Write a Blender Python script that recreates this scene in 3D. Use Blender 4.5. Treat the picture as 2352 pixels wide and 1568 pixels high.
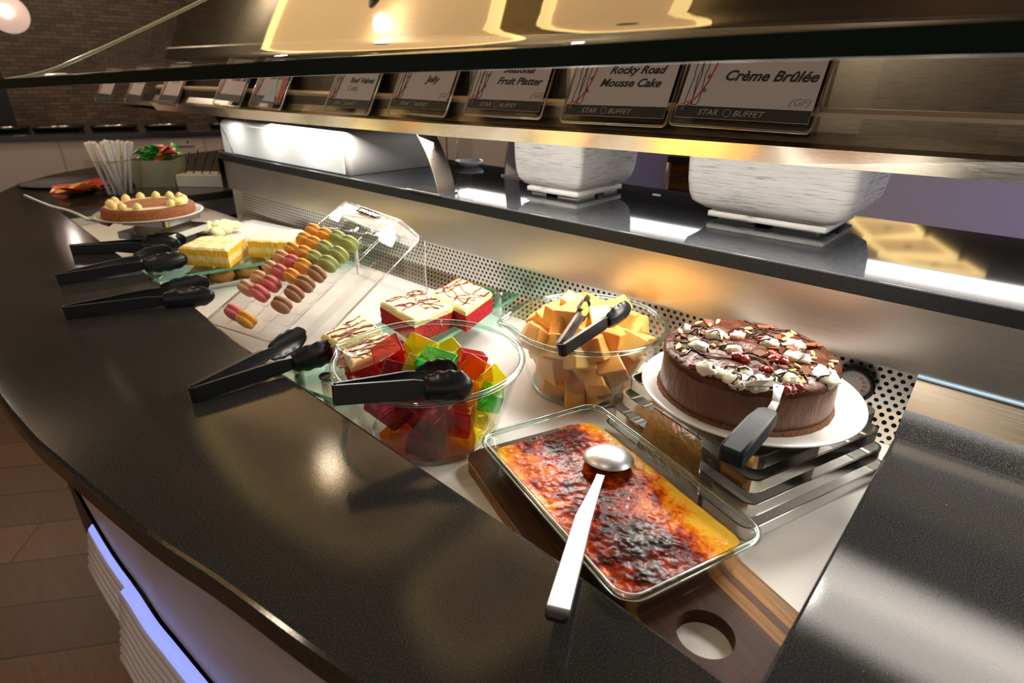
import bpy, bmesh, math, random
from math import pi, sin, cos, radians
from mathutils import Vector, Matrix, Euler, noise
sc = bpy.context.scene
C = sc.collection
for o in list(bpy.data.objects): bpy.data.objects.remove(o)

# ---------------------------------------------------------------- camera
CAMZ = 1.39
F_PX, PITCH, ROLL, YAW = 1346.7, .4241, .0105, .7273
_cp, _sp, _cr, _sr = cos(PITCH), sin(PITCH), cos(ROLL), sin(ROLL)
_rot = Matrix.Rotation(YAW, 3, 'Z')
FW = _rot @ Vector((0, _cp, -_sp))
_u = Vector((0, _sp, _cp)); _x = Vector((1, 0, 0))
RT = _rot @ (_cr*_x + _sr*_u)
UP = _rot @ (-_sr*_x + _cr*_u)
cam_d = bpy.data.cameras.new('camera')
cam_d.sensor_width = 36; cam_d.lens = F_PX/2352*36; cam_d.clip_start = .02
cam_d.dof.use_dof = True; cam_d.dof.focus_distance = .92; cam_d.dof.aperture_fstop = 5.0
cam = bpy.data.objects.new('camera', cam_d); C.objects.link(cam)
m = Matrix((RT, UP, -FW)).transposed().to_4x4(); m.translation = Vector((0, 0, CAMZ))
cam.matrix_world = m
sc.camera = cam

# ---------------------------------------------------------------- look
vs = sc.view_settings
sc.display_settings.display_device = 'sRGB'
vs.view_transform = 'Standard'; vs.look = 'None'; vs.exposure = 0.0; vs.gamma = 1.0; vs.use_curve_mapping = False
try:
    sc.cycles.use_denoising = True
    sc.cycles.max_bounces = 14; sc.cycles.transparent_max_bounces = 24
    sc.cycles.transmission_bounces = 10; sc.cycles.glossy_bounces = 6; sc.cycles.diffuse_bounces = 4
    sc.cycles.caustics_reflective = False; sc.cycles.caustics_refractive = False
    sc.cycles.sample_clamp_indirect = 6.0
except Exception: pass

w = bpy.data.worlds.new('world'); sc.world = w; w.use_nodes = True
bg = w.node_tree.nodes['Background']
bg.inputs[0].default_value = (1.0, .88, .74, 1); bg.inputs[1].default_value = .36

def area(name, loc, size, energy, color, target=None, size_y=None, rot=None, spread=None):
    d = bpy.data.lights.new(name, 'AREA'); d.energy = energy; d.color = color
    d.shape = 'RECTANGLE' if size_y else 'SQUARE'; d.size = size
    if size_y: d.size_y = size_y
    if spread: d.spread = spread
    o = bpy.data.objects.new(name, d); C.objects.link(o); o.location = loc
    if target is not None:
        o.rotation_euler = (Vector(target)-Vector(loc)).to_track_quat('-Z', 'Y').to_euler()
    elif rot: o.rotation_euler = rot
    return o
# under-shelf strip light over the display well (front)
area('shelf_strip_light', (-.62, .985, 1.262), 2.9, 15, (1, .93, .84), target=(-.62, .80, .835), size_y=.15)
for k in range(9):
    _x0 = -2.3+.27*k
    _l = area('shelf_led_spot', (_x0, .965, 1.262), .07, .8, (1, .94, .86), target=(_x0, .80, .835)); _l.data.shape = 'DISK'
area('planter_fill_light', (-.20, 1.00, 1.262), 2.1, 3.4, (1, .95, .90), target=(-.20, 1.30, 1.12), size_y=.04)  # added fill light, not a real strip; brightens the planter fronts
def point(name, loc, energy, color, r=.05):
    d = bpy.data.lights.new(name, 'POINT'); d.energy = energy; d.color = color; d.shadow_soft_size = r
    o = bpy.data.objects.new(name, d); C.objects.link(o); o.location = loc
for (x, y, e) in ((-3.12, 1.65, 14), (-.2, -.45, 16), (-1.9, -.9, 16), (-5.4, .2, 34), (-5.4, 2.4, 34), (-2.9, 3.6, 14)):
    point('ceiling_downlight', (x, y, 2.84), e, (1, .84, .66))
area('blue_led_light', (1.1, 2.1, 1.35), .5, 9, (.30, .28, 1), target=(.35, 2.8, 1.1))

# ---------------------------------------------------------------- heights
FL, CT, LG = .835, .900, 1.109          # display floor, counter top, rear ledge
def ray(px, py): return RT*((px-1176)/F_PX) - UP*((py-784)/F_PX) + FW
def at(px, py, z):
    d = ray(px, py); t = (z-CAMZ)/d.z
    return Vector((d.x*t, d.y*t, z))
def onplane(px, py, p0, n):
    d = ray(px, py); o = Vector((0, 0, CAMZ)); t = (p0-o).dot(n)/d.dot(n)
    return o + d*t
def interp(x, xs, ys):
    if x <= xs[0]: return ys[0]+(ys[1]-ys[0])*(x-xs[0])/(xs[1]-xs[0])
    for i in range(len(xs)-1):
        if x <= xs[i+1]: return ys[i]+(ys[i+1]-ys[i])*(x-xs[i])/(xs[i+1]-xs[i])
    return ys[-1]+(ys[-1]-ys[-2])*(x-xs[-1])/(xs[-1]-xs[-2])

# ---------------------------------------------------------------- materials
def new_mat(name):
    m = bpy.data.materials.new(name); m.use_nodes = True
    nt = m.node_tree; b = nt.nodes['Principled BSDF']
    return m, nt, b
def N(nt, t, **kw):
    n = nt.nodes.new(t)
    for k, v in kw.items(): setattr(n, k, v)
    return n
def coords(nt, scale=(1, 1, 1), rot=(0, 0, 0), kind='Object'):
    tc = N(nt, 'ShaderNodeTexCoord'); mp = N(nt, 'ShaderNodeMapping')
    mp.inputs['Scale'].default_value = scale; mp.inputs['Rotation'].default_value = rot
    nt.links.new(tc.outputs[kind], mp.inputs[0]); return mp.outputs[0]
def ntex(nt, vec, scale, detail=4, rough=.6, dist=0):
    n = N(nt, 'ShaderNodeTexNoise'); n.inputs['Scale'].default_value = scale
    n.inputs['Detail'].default_value = detail; n.inputs['Roughness'].default_value = rough
    n.inputs['Distortion'].default_value = dist
    if vec is not None: nt.links.new(vec, n.inputs['Vector'])
    return n
def ramp(nt, fac, stops, interp_='LINEAR'):
    r = N(nt, 'ShaderNodeValToRGB'); cr = r.color_ramp; cr.interpolation = interp_
    while len(cr.elements) > 1: cr.elements.remove(cr.elements[-1])
    cr.elements[0].position = stops[0][0]; c = stops[0][1]; cr.elements[0].color = (*c, 1) if len(c) == 3 else c
    for p, c in stops[1:]:
        e = cr.elements.new(p); e.color = (*c, 1) if len(c) == 3 else c
    nt.links.new(fac, r.inputs[0]); return r
def bump(nt, b, h, strength=.3, dist=.002):
    n = N(nt, 'ShaderNodeBump'); n.inputs['Strength'].default_value = strength; n.inputs['Distance'].default_value = dist
    nt.links.new(h, n.inputs['Height']); nt.links.new(n.outputs[0], b.inputs['Normal']); return n
def math_(nt, op, a, b=None, clamp=False):
    n = N(nt, 'ShaderNodeMath', operation=op); n.use_clamp = clamp
    for i, v in enumerate((a, b)):
        if v is None: continue
        if isinstance(v, (int, float)): n.inputs[i].default_value = v
        else: nt.links.new(v, n.inputs[i])
    return n.outputs[0]
def mixc(nt, fac, a, b, blend='MIX'):
    n = N(nt, 'ShaderNodeMix', data_type='RGBA', blend_type=blend)
    for s, v in ((n.inputs[0], fac), (n.inputs[6], a), (n.inputs[7], b)):
        if isinstance(v, (int, float)): s.default_value = v
        elif isinstance(v, tuple): s.default_value = (*v, 1) if len(v) == 3 else v
        else: nt.links.new(v, s)
    return n.outputs[2]
def mat(name, col, rough=.5, metal=0, var=0, vscale=20, bmp=0, bscale=60, bdist=.001, spec=.5, sss=0, coat=0, trans=0, ior=1.45, emit=None, es=0, stretch=(1, 1, 1), sssr=(1, .5, .3), alpha=1):
    m, nt, b = new_mat(name)
    b.inputs['Base Color'].default_value = (*col, 1); b.inputs['Roughness'].default_value = rough
    b.inputs['Metallic'].default_value = metal; b.inputs['Specular IOR Level'].default_value = spec
    b.inputs['IOR'].default_value = ior; b.inputs['Transmission Weight'].default_value = trans
    b.inputs['Coat Weight'].default_value = coat; b.inputs['Coat Roughness'].default_value = .06
    if sss:
        b.inputs['Subsurface Weight'].default_value = sss; b.inputs['Subsurface Scale'].default_value = .01
        b.inputs['Subsurface Radius'].default_value = sssr
    if emit: b.inputs['Emission Color'].default_value = (*emit, 1); b.inputs['Emission Strength'].default_value = es
    v = coords(nt, stretch)
    if var:
        n = ntex(nt, v, vscale)
        r = ramp(nt, n.outputs[0], [(.3, tuple(max(0, c*(1-var)) for c in col)), (.7, tuple(min(1, c*(1+var)) for c in col))])
        nt.links.new(r.outputs[0], b.inputs['Base Color'])
    if bmp:
        n2 = ntex(nt, v, bscale, 5); bump(nt, b, n2.outputs[0], bmp, bdist)
    return m
def thin_glass(name, tint=(.97, .99, .98), base=.05, k=.85, rough=.01, power=3.5):
    m = bpy.data.materials.new(name); m.use_nodes = True; nt = m.node_tree
    nt.nodes.remove(nt.nodes['Principled BSDF'])
    out = nt.nodes['Material Output']
    lw = N(nt, 'ShaderNodeLayerWeight'); lw.inputs[0].default_value = .5
    p = math_(nt, 'POWER', lw.outputs['Facing'], power); p = math_(nt, 'MULTIPLY', p, k); p = math_(nt, 'ADD', p, base, True)
    t = N(nt, 'ShaderNodeBsdfTransparent'); t.inputs[0].default_value = (*tint, 1)
    g = N(nt, 'ShaderNodeBsdfGlossy'); g.inputs['Roughness'].default_value = rough
    mx = N(nt, 'ShaderNodeMixShader'); nt.links.new(p, mx.inputs[0]); nt.links.new(t.outputs[0], mx.inputs[1]); nt.links.new(g.outputs[0], mx.inputs[2])
    nt.links.new(mx.outputs[0], out.inputs[0]); return m

def m_granite():
    m, nt, b = new_mat('black_speckled_granite')
    v = coords(nt)
    n1 = ntex(nt, v, 900, 2, .7); r1 = ramp(nt, n1.outputs[0], [(.42, (.010, .010, .011)), (.60, (.045, .043, .042)), (.72, (.16, .15, .14))])
    vo = N(nt, 'ShaderNodeTexVoronoi'); vo.inputs['Scale'].default_value = 55; nt.links.new(v, vo.inputs['Vector'])
    r2 = ramp(nt, vo.outputs['Distance'], [(.0, (1, 1, 1)), (.05, (0, 0, 0))])
    vc = N(nt, 'ShaderNodeSeparateColor'); nt.links.new(vo.outputs['Color'], vc.inputs[0])
    sel = math_(nt, 'GREATER_THAN', vc.outputs[0], .93); f = math_(nt, 'MULTIPLY', r2.outputs[0], sel)
    col = mixc(nt, f, r1.outputs[0], (.75, .70, .58))
    nt.links.new(col, b.inputs['Base Color'])
    b.inputs['Roughness'].default_value = .08; b.inputs['Specular IOR Level'].default_value = .30
    n3 = ntex(nt, v, 700, 2); bump(nt, b, n3.outputs[0], .10, .0004)
    return m
def m_brushed(name, col=(.55, .53, .49), rough=.28, stretch=(2, 60, 260), amt=.05):
    m, nt, b = new_mat(name)
    v = coords(nt, stretch); n = ntex(nt, v, 6, 5, .7)
    r = ramp(nt, n.outputs[0], [(.3, tuple(c*.82 for c in col)), (.7, tuple(min(1, c*1.12) for c in col))])
    nt.links.new(r.outputs[0], b.inputs['Base Color']); b.inputs['Metallic'].default_value = 1
    rr = ramp(nt, n.outputs[0], [(.3, (rough*.8,)*3), (.7, (rough*1.25,)*3)]); nt.links.new(rr.outputs[0], b.inputs['Roughness'])
    bump(nt, b, n.outputs[0], amt, .0006)
    try: b.inputs['Anisotropic'].default_value = .5
    except Exception: pass
    return m
def m_perforated():
    # staggered round holes; U,V are metres along the sheet
    m, nt, b = new_mat('perforated_steel')
    tc = N(nt, 'ShaderNodeTexCoord'); sp = N(nt, 'ShaderNodeSeparateXYZ'); nt.links.new(tc.outputs['UV'], sp.inputs[0])
    P = .0145
    def hole(ou, ov):
        u = math_(nt, 'ADD', math_(nt, 'DIVIDE', sp.outputs[0], P), ou); v_ = math_(nt, 'ADD', math_(nt, 'DIVIDE', sp.outputs[1], P*1.732*.92), ov)
        fu = math_(nt, 'SUBTRACT', math_(nt, 'FRACT', u), .5); fv = math_(nt, 'MULTIPLY', math_(nt, 'SUBTRACT', math_(nt, 'FRACT', v_), .5), 1.6)
        d = math_(nt, 'SQRT', math_(nt, 'ADD', math_(nt, 'MULTIPLY', fu, fu), math_(nt, 'MULTIPLY', fv, fv)))
        return d
    d = math_(nt, 'MINIMUM', hole(0, 0), hole(.5, .5))
    r = ramp(nt, d, [(.235, (0, 0, 0)), (.275, (1, 1, 1))])
    col = mixc(nt, r.outputs[0], (.006, .006, .006), (.62, .60, .56))
    nt.links.new(col, b.inputs['Base Color']); nt.links.new(r.outputs[0], b.inputs['Metallic'])
    rr = mixc(nt, r.outputs[0], (.9, .9, .9), (.33, .33, .33)); nt.links.new(rr, b.inputs['Roughness'])
    bump(nt, b, r.outputs[0], .5, .001)
    return m
def floor_mat():
    m, nt, b = new_mat('wood_plank_floor')
    # plank joints measured on the floor: direction (.61,.79), spacing ~.185 m
    v = coords(nt, (1, 1, 1), (0, 0, -math.atan2(.133, .100)))
    br = N(nt, 'ShaderNodeTexBrick'); nt.links.new(v, br.inputs['Vector'])
    br.inputs['Scale'].default_value = 1; br.inputs['Brick Width'].default_value = 1.25; br.inputs['Row Height'].default_value = .183
    br.inputs['Mortar Size'].default_value = .003; br.inputs['Color1'].default_value = (.0, .0, .0, 1); br.inputs['Color2'].default_value = (1, 1, 1, 1)
    br.inputs['Mortar'].default_value = (.5, .5, .5, 1); br.offset = .37
    g = ntex(nt, coords(nt, (1.2, 22, 1), (0, 0, -math.atan2(.133, .100))), 5, 6, .65, .6)
    c1 = ramp(nt, br.outputs['Color'], [(0, (.13, .058, .024)), (.5, (.19, .092, .036)), (1, (.29, .150, .060))])
    c2 = mixc(nt, g.outputs[0], (.45, .42, .42), (1.25, 1.2, 1.15)); c = mixc(nt, 1.0, c1.outputs[0], c2, 'MULTIPLY')
    c = mixc(nt, br.outputs['Fac'], c, (.03, .018, .01))
    nt.links.new(c, b.inputs['Base Color']); b.inputs['Roughness'].default_value = .42
    bump(nt, b, g.outputs[0], .15, .001); return m
def m_planter():
    m, nt, b = new_mat('whitewashed_planter')
    v = coords(nt, (7, 7, 210)); n = ntex(nt, v, 2.2, 6, .72, .35)
    n2 = ntex(nt, coords(nt), 9, 3)
    s = math_(nt, 'ADD', n.outputs[0], math_(nt, 'MULTIPLY', n2.outputs[0], .25))
    r = ramp(nt, s, [(.44, (.06, .05, .045)), (.515, (.36, .33, .30)), (.58, (.66, .63, .58)), (.8, (.78, .76, .72))])
    nt.links.new(r.outputs[0], b.inputs['Base Color']); b.inputs['Roughness'].default_value = .6
    bump(nt, b, n.outputs[0], .4, .002); return m
def m_mosaic():
    m, nt, b = new_mat('dark_brown_mosaic')
    br = N(nt, 'ShaderNodeTexBrick'); tc = N(nt, 'ShaderNodeTexCoord'); mp = N(nt, 'ShaderNodeMapping')
    nt.links.new(tc.outputs['UV'], mp.inputs[0]); nt.links.new(mp.outputs[0], br.inputs['Vector'])
    br.inputs['Scale'].default_value = 1; br.inputs['Brick Width'].default_value = .11; br.inputs['Row Height'].default_value = .035
    br.inputs['Mortar Size'].default_value = .003; br.inputs['Color1'].default_value = (.075, .045, .028, 1); br.inputs['Color2'].default_value = (.16, .105, .065, 1)
    br.inputs['Mortar'].default_value = (.02, .013, .01, 1)
    nt.links.new(br.outputs['Color'], b.inputs['Base Color']); b.inputs['Roughness'].default_value = .55
    return m
def m_walnut():
    m, nt, b = new_mat('striped_walnut_board')
    tc = N(nt, 'ShaderNodeTexCoord'); sp = N(nt, 'ShaderNodeSeparateXYZ'); nt.links.new(tc.outputs['Object'], sp.inputs[0])
    y = math_(nt, 'ADD', math_(nt, 'MULTIPLY', sp.outputs[1], 4.0), .5)     # local -.125..+.125 -> 0..1
    st = ramp(nt, y, [(0, (.30, .13, .04)), (.055, (.07, .030, .016)), (.20, (.075, .03, .017)), (.225, (.36, .17, .05)), (.29, (.075, .03, .016)), (.70, (.085, .034, .018)), (.735, (.42, .20, .06)), (.80, (.16, .07, .025)), (.84, (.48, .25, .08)), (.93, (.30, .15, .05))], 'CONSTANT')
    g = ntex(nt, coords(nt, (3, 60, 20)), 3, 6, .7, .8)
    gr = ramp(nt, g.outputs[0], [(.3, (.45, .42, .42)), (.5, (.9, .9, .9)), (.72, (1.5, 1.35, 1.2))])
    c = mixc(nt, 1.0, st.outputs[0], gr.outputs[0], 'MULTIPLY'); nt.links.new(c, b.inputs['Base Color'])
    b.inputs['Roughness'].default_value = .5; b.inputs['Specular IOR Level'].default_value = .25; bump(nt, b, g.outputs[0], .12, .001); return m
def m_brulee():
    m, nt, b = new_mat('burnt_sugar_crust')
    tc = N(nt, 'ShaderNodeTexCoord'); sp = N(nt, 'ShaderNodeSeparateXYZ'); nt.links.new(tc.outputs['Object'], sp.inputs[0])
    v = coords(nt)
    big = ntex(nt, v, 15, 4, .6, .6); med = ntex(nt, v, 48, 6, .72, .5); fine = ntex(nt, v, 210, 3, .7)
    # scorched band running down the middle of the dish, a little off to the near side
    yy = math_(nt, 'ADD', sp.outputs[1], math_(nt, 'ADD', math_(nt, 'MULTIPLY', sp.outputs[0], .12), .012))
    e = math_(nt, 'SUBTRACT', 1.0, math_(nt, 'POWER', math_(nt, 'DIVIDE', math_(nt, 'ABSOLUTE', yy), .088), 1.7))
    ex = math_(nt, 'DIVIDE', math_(nt, 'SUBTRACT', sp.outputs[0], .02), .20)
    ex = math_(nt, 'SUBTRACT', 1.0, math_(nt, 'POWER', math_(nt, 'ABSOLUTE', ex), 2.6))
    base = math_(nt, 'ADD', math_(nt, 'MULTIPLY', e, .62), math_(nt, 'MULTIPLY', ex, .12))
    s = math_(nt, 'ADD', base, math_(nt, 'MULTIPLY', math_(nt, 'SUBTRACT', big.outputs[0], .5), 1.2))
    s = math_(nt, 'ADD', s, math_(nt, 'MULTIPLY', math_(nt, 'SUBTRACT', med.outputs[0], .5), 1.3))
    s = math_(nt, 'ADD', s, math_(nt, 'MULTIPLY', math_(nt, 'SUBTRACT', fine.outputs[0], .5), .35))
    r = ramp(nt, s, [(.02, (.90, .52, .05)), (.20, (.86, .30, .012)), (.38, (.66, .10, .004)), (.55, (.30, .018, .002)), (.72, (.085, .007, .002)), (.90, (.008, .004, .004))])
    nt.links.new(r.outputs[0], b.inputs['Base Color']); b.inputs['Roughness'].default_value = .17
    b.inputs['Coat Weight'].default_value = .03; b.inputs['Coat Roughness'].default_value = .03; b.inputs['Specular IOR Level'].default_value = .11
    vo = N(nt, 'ShaderNodeTexVoronoi', feature='SMOOTH_F1'); vo.inputs['Scale'].default_value = 150; nt.links.new(v, vo.inputs['Vector'])
    hb = math_(nt, 'ADD', math_(nt, 'MULTIPLY', med.outputs[0], .35), math_(nt, 'MULTIPLY', vo.outputs['Distance'], -.9))
    hb = math_(nt, 'ADD', hb, math_(nt, 'MULTIPLY', fine.outputs[0], .25))
    bump(nt, b, hb, .33, .0022); return m
def m_side_layers(name, stops, nscale=160, namp=.04, bmp=.5, rough=.8):
    # colour bands over local height (UV.y 0..1)
    m, nt, b = new_mat(name)
    tc = N(nt, 'ShaderNodeTexCoord'); sp = N(nt, 'ShaderNodeSeparateXYZ'); nt.links.new(tc.outputs['UV'], sp.inputs[0])
    n = ntex(nt, coords(nt), nscale, 3)
    f = math_(nt, 'ADD', sp.outputs[1], math_(nt, 'MULTIPLY', math_(nt, 'SUBTRACT', n.outputs[0], .5), namp))
    r = ramp(nt, f, stops); nt.links.new(r.outputs[0], b.inputs['Base Color']); b.inputs['Roughness'].default_value = rough
    bump(nt, b, n.outputs[0], bmp, .002); return m

M = {}
M['granite'] = m_granite()
M['black_gloss'] = mat('glossy_black_ledge', (.028, .030, .034), .05, spec=.6, var=.5, vscale=300)
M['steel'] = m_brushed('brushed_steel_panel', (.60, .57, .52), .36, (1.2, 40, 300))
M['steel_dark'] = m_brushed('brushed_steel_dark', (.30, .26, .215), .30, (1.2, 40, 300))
M['chrome'] = mat('polished_steel', (.72, .70, .66), .13, 1, bmp=.05, bscale=30)
M['spoon_steel'] = mat('worn_spoon_steel', (.74, .75, .78), .40, 1, var=.12, vscale=120, bmp=.06, bscale=200)
M['perf'] = m_perforated()
M['white_floor'] = mat('white_display_base', (.83, .80, .76), .32, var=.02, vscale=6)
M['floor'] = floor_mat()
M['fascia'] = mat('mauve_white_laminate', (.52, .45, .47), .35)
M['grey_lam'] = mat('grey_laminate', (.42, .40, .44), .4)
M['lam_far'] = mat('pale_laminate', (.44, .40, .42), .4)
M['black'] = mat('black_paint', (.010, .010, .012), .4)
M['tong'] = mat('black_nylon', (.014, .015, .017), .28, spec=.55, bmp=.04, bscale=400)
M['handle_blk'] = mat('worn_black_plastic', (.016, .022, .030), .42, spec=.3, var=.5, vscale=80, bmp=.12, bscale=200)
M['bowl_glass'] = thin_glass('bowl_glass', (.985, .993, .988), .03, .55)
M['rim_glass'] = thin_glass('thick_rim_glass', (.80, .90, .86), .10, .75, .03, 2.2)
M['acrylic'] = thin_glass('clear_acrylic', (.955, .95, .94), .012, .45)
M['acrylic_edge'] = thin_glass('acrylic_edge', (.82, .78, .72), .22, .5, .12, 2)
M['insert'] = thin_glass('clear_tray_plastic', (.95, .94, .93), .03, .35, .12)
M['guard_glass'] = thin_glass('sneeze_guard_glass', (.80, .80, .74), .15, .70, .02, 3.2)
M['guard_edge'] = mat('dark_green_glass_edge', (.002, .007, .003), .3, spec=.12)
M['tray_glass'] = thin_glass('textured_green_glass', (.72, .93, .84), .14, .6, .18)
M['tray_edge'] = mat('green_glass_edge', (.16, .62, .42), .16, trans=.35, bmp=.6, bscale=120, bdist=.003)
M['planter'] = m_planter()
M['china'] = mat('white_china', (.83, .83, .80), .16, coat=.3)
M['styro'] = mat('white_plinth', (.74, .72, .70), .32)
M['plinth_lit'] = mat('lit_white_acrylic_panel', (.62, .65, .65), .3, emit=(.92, .97, 1), es=.06)
M['mosaic'] = m_mosaic()
M['ceiling'] = mat('dark_ceiling', (.26, .22, .15), .7, var=.2, vscale=2)
M['wall'] = mat('brown_wall', (.13, .09, .06), .7, var=.15, vscale=3)
M['walnut'] = m_walnut()
M['brulee'] = m_brulee()
M['custard'] = mat('yellow_custard', (.88, .50, .07), .3, sss=.2, var=.12, vscale=30)
M['mousse'] = mat('chocolate_mousse', (.155, .068, .038), .5, var=.16, vscale=70, bmp=.7, bscale=70, bdist=.006, coat=.15, stretch=(1, 1, .35))
M['glaze'] = mat('chocolate_glaze', (.095, .030, .014), .26, coat=.06, spec=.22, var=.45, vscale=45, bmp=.7, bscale=40, bdist=.006)
M['crumb'] = mat('biscuit_crumb', (.20, .085, .035), .9, var=.5, vscale=300, bmp=1, bscale=250, bdist=.003)
M['choc_dark'] = mat('dark_chocolate_drizzle', (.035, .013, .009), .15, coat=.4)
M['choc_milk'] = mat('milk_chocolate_shard', (.20, .07, .03), .6, spec=.2)
M['marsh'] = mat('white_marshmallow', (.86, .81, .66), .35, sss=.15, bmp=.3, bscale=60, bdist=.003)
M['marsh_pink'] = mat('pink_marshmallow', (.82, .48, .50), .4, sss=.15)
M['cherry'] = mat('red_cherry', (.30, .018, .012), .1, coat=.6, bmp=.6, bscale=120, bdist=.003)
M['nut'] = mat('nut_flake', (.78, .50, .17), .5, var=.2)
M['sponge_red'] = mat('red_velvet_sponge', (.50, .016, .022), .85, var=.45, vscale=220, bmp=1, bscale=230, bdist=.004)
M['icing'] = mat('cream_icing', (.90, .76, .36), .35, sss=.1, bmp=.3, bscale=35, bdist=.004)
M['drizzle'] = mat('dark_red_drizzle', (.20, .012, .012), .15, coat=.4)
M['slice'] = m_side_layers('layered_vanilla_slice', [(0, (.86, .47, .02)), (.24, (.88, .52, .03)), (.30, (.88, .66, .26)), (.60, (.90, .70, .30)), (.66, (.90, .54, .03)), (.97, (.88, .50, .02))], 60, .05, .2, .6)
M['slice_top'] = mat('pale_slice_top', (.92, .74, .36), .55, var=.14, vscale=14, bmp=.4, bscale=30, bdist=.004)
M['melon'] = mat('orange_melon', (1.0, .48, .13), .3, sss=.6, var=.16, vscale=10, bmp=.2, bscale=60, bdist=.002, sssr=(1, .35, .1))
M['melon2'] = mat('yellow_orange_melon', (1.0, .58, .16), .3, sss=.6, var=.12, vscale=12, bmp=.2, bscale=60, bdist=.002, sssr=(1, .45, .12))
M['tart'] = mat('baked_tart_crust', (.27, .085, .022), .75, var=.35, vscale=120, bmp=.9, bscale=120, bdist=.004)
M['tart_top'] = mat('tart_sponge_top', (.34, .13, .050), .7, var=.25, vscale=60, bmp=.6, bscale=90)
M['cream'] = mat('yellow_cream', (.92, .74, .28), .4, sss=.1, bmp=.4, bscale=60)
M['cream_pale'] = mat('pale_crumble', (.93, .84, .45), .5, bmp=.7, bscale=50, bdist=.004)
M['choux'] = mat('golden_choux', (.55, .23, .055), .6, var=.3, vscale=60, bmp=.8, bscale=50, bdist=.004)
M['card'] = mat('lavender_white_card', (.56, .50, .56), .5)
M['ink'] = mat('black_ink', (.012, .012, .014), .5)
M['ink_grey'] = mat('grey_ink', (.30, .29, .30), .5)
M['ink_blue'] = mat('blue_grey_ink', (.09, .11, .20), .5)
M['ink_red'] = mat('red_ink', (.62, .05, .06), .5)
M['ink_orange'] = mat('orange_ink', (.80, .25, .06), .5)
M['ink_lblue'] = mat('pale_blue_ink', (.42, .58, .72), .5)
M['footer_text'] = mat('footer_lettering', (.42, .40, .38), .5)
M['white_text'] = mat('white_lettering', (.85, .85, .85), .5)
M['paper'] = mat('white_paper_wrap', (.84, .85, .87), .6, sss=.1)
M['frost'] = mat('frosted_plastic', (.50, .56, .42), .35, trans=.35, ior=1.2)
M['sach_g'] = mat('green_sachet', (.02, .36, .05), .3); M['sach_r'] = mat('red_sachet', (.62, .04, .02), .3)
M['sach_y'] = mat('yellow_sachet', (.85, .45, .05), .3); M['sach_o'] = mat('olive_sachet', (.22, .28, .05), .3)
M['glow_panel'] = mat('glowing_ceiling_panel', (.8, .5, .25), .6, emit=(1, .60, .25), es=1.5)
M['glow_edge'] = mat('glowing_panel_edge', (.9, .7, .3), .6, emit=(1, .70, .26), es=3.2)
M['bulb'] = mat('lamp_bulb', (1, 1, 1), .5, emit=(1, .93, .84), es=30)
M['globe'] = mat('frosted_lamp_globe', (.62, .48, .42), .35, emit=(.75, .50, .40), es=.75)
M['tube'] = mat('lamp_diffuser', (1, 1, 1), .5, emit=(1, .97, .93), es=6.5)
M['led_blue'] = mat('blue_led_strip', (.3, .4, 1), .5, emit=(.30, .36, 1.0), es=.9)
M['ribbed'] = mat('white_ribbed_plastic', (.60, .55, .60), .35)
M['dial'] = mat('dial_face', (.80, .78, .78), .3)
M['amber'] = M['chrome']
def jelly(name, col):
    m = bpy.data.materials.new(name); m.use_nodes = True; nt = m.node_tree; nt.nodes.remove(nt.nodes['Principled BSDF']); out = nt.nodes['Material Output']
    t = N(nt, 'ShaderNodeBsdfRefraction'); t.inputs['Color'].default_value = (*[min(1, c**.55) for c in col], 1); t.inputs['IOR'].default_value = 1.05; t.inputs['Roughness'].default_value = .0
    t2 = N(nt, 'ShaderNodeBsdfTransparent'); t2.inputs[0].default_value = (*[min(1, c**.5) for c in col], 1)
    d = N(nt, 'ShaderNodeBsdfTranslucent'); d.inputs[0].default_value = (*col, 1); df = N(nt, 'ShaderNodeBsdfDiffuse'); df.inputs[0].default_value = (*col, 1)
    m0 = N(nt, 'ShaderNodeMixShader'); m0.inputs[0].default_value = .5; nt.links.new(d.outputs[0], m0.inputs[1]); nt.links.new(df.outputs[0], m0.inputs[2])
    m1 = N(nt, 'ShaderNodeMixShader'); m1.inputs[0].default_value = .20; nt.links.new(t2.outputs[0], m1.inputs[1]); nt.links.new(m0.outputs[0], m1.inputs[2])
    g = N(nt, 'ShaderNodeBsdfGlossy'); g.inputs['Roughness'].default_value = .04; lw = N(nt, 'ShaderNodeLayerWeight'); lw.inputs[0].default_value = .5
    p = math_(nt, 'ADD', math_(nt, 'MULTIPLY', math_(nt, 'POWER', lw.outputs['Facing'], 3.2), .55), .045, True)
    n = ntex(nt, coords(nt), 22, 2); bp = N(nt, 'ShaderNodeBump'); bp.inputs['Strength'].default_value = .25; bp.inputs['Distance'].default_value = .004; nt.links.new(n.outputs[0], bp.inputs['Height']); nt.links.new(bp.outputs[0], g.inputs['Normal'])
    nt.nodes.remove(t)
    mx = N(nt, 'ShaderNodeMixShader'); nt.links.new(p, mx.inputs[0]); nt.links.new(m1.outputs[0], mx.inputs[1]); nt.links.new(g.outputs[0], mx.inputs[2]); nt.links.new(mx.outputs[0], out.inputs[0]); return m
J = {'red': jelly('red_jelly', (.62, .010, .035)), 'purple': jelly('wine_jelly', (.34, .03, .07)), 'yellow': jelly('yellow_jelly', (.92, .80, .02)),
     'green': jelly('green_jelly', (.02, .60, .10)), 'orange': jelly('orange_jelly', (.90, .33, .01)), 'olive': jelly('olive_jelly', (.55, .50, .02))}
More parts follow.
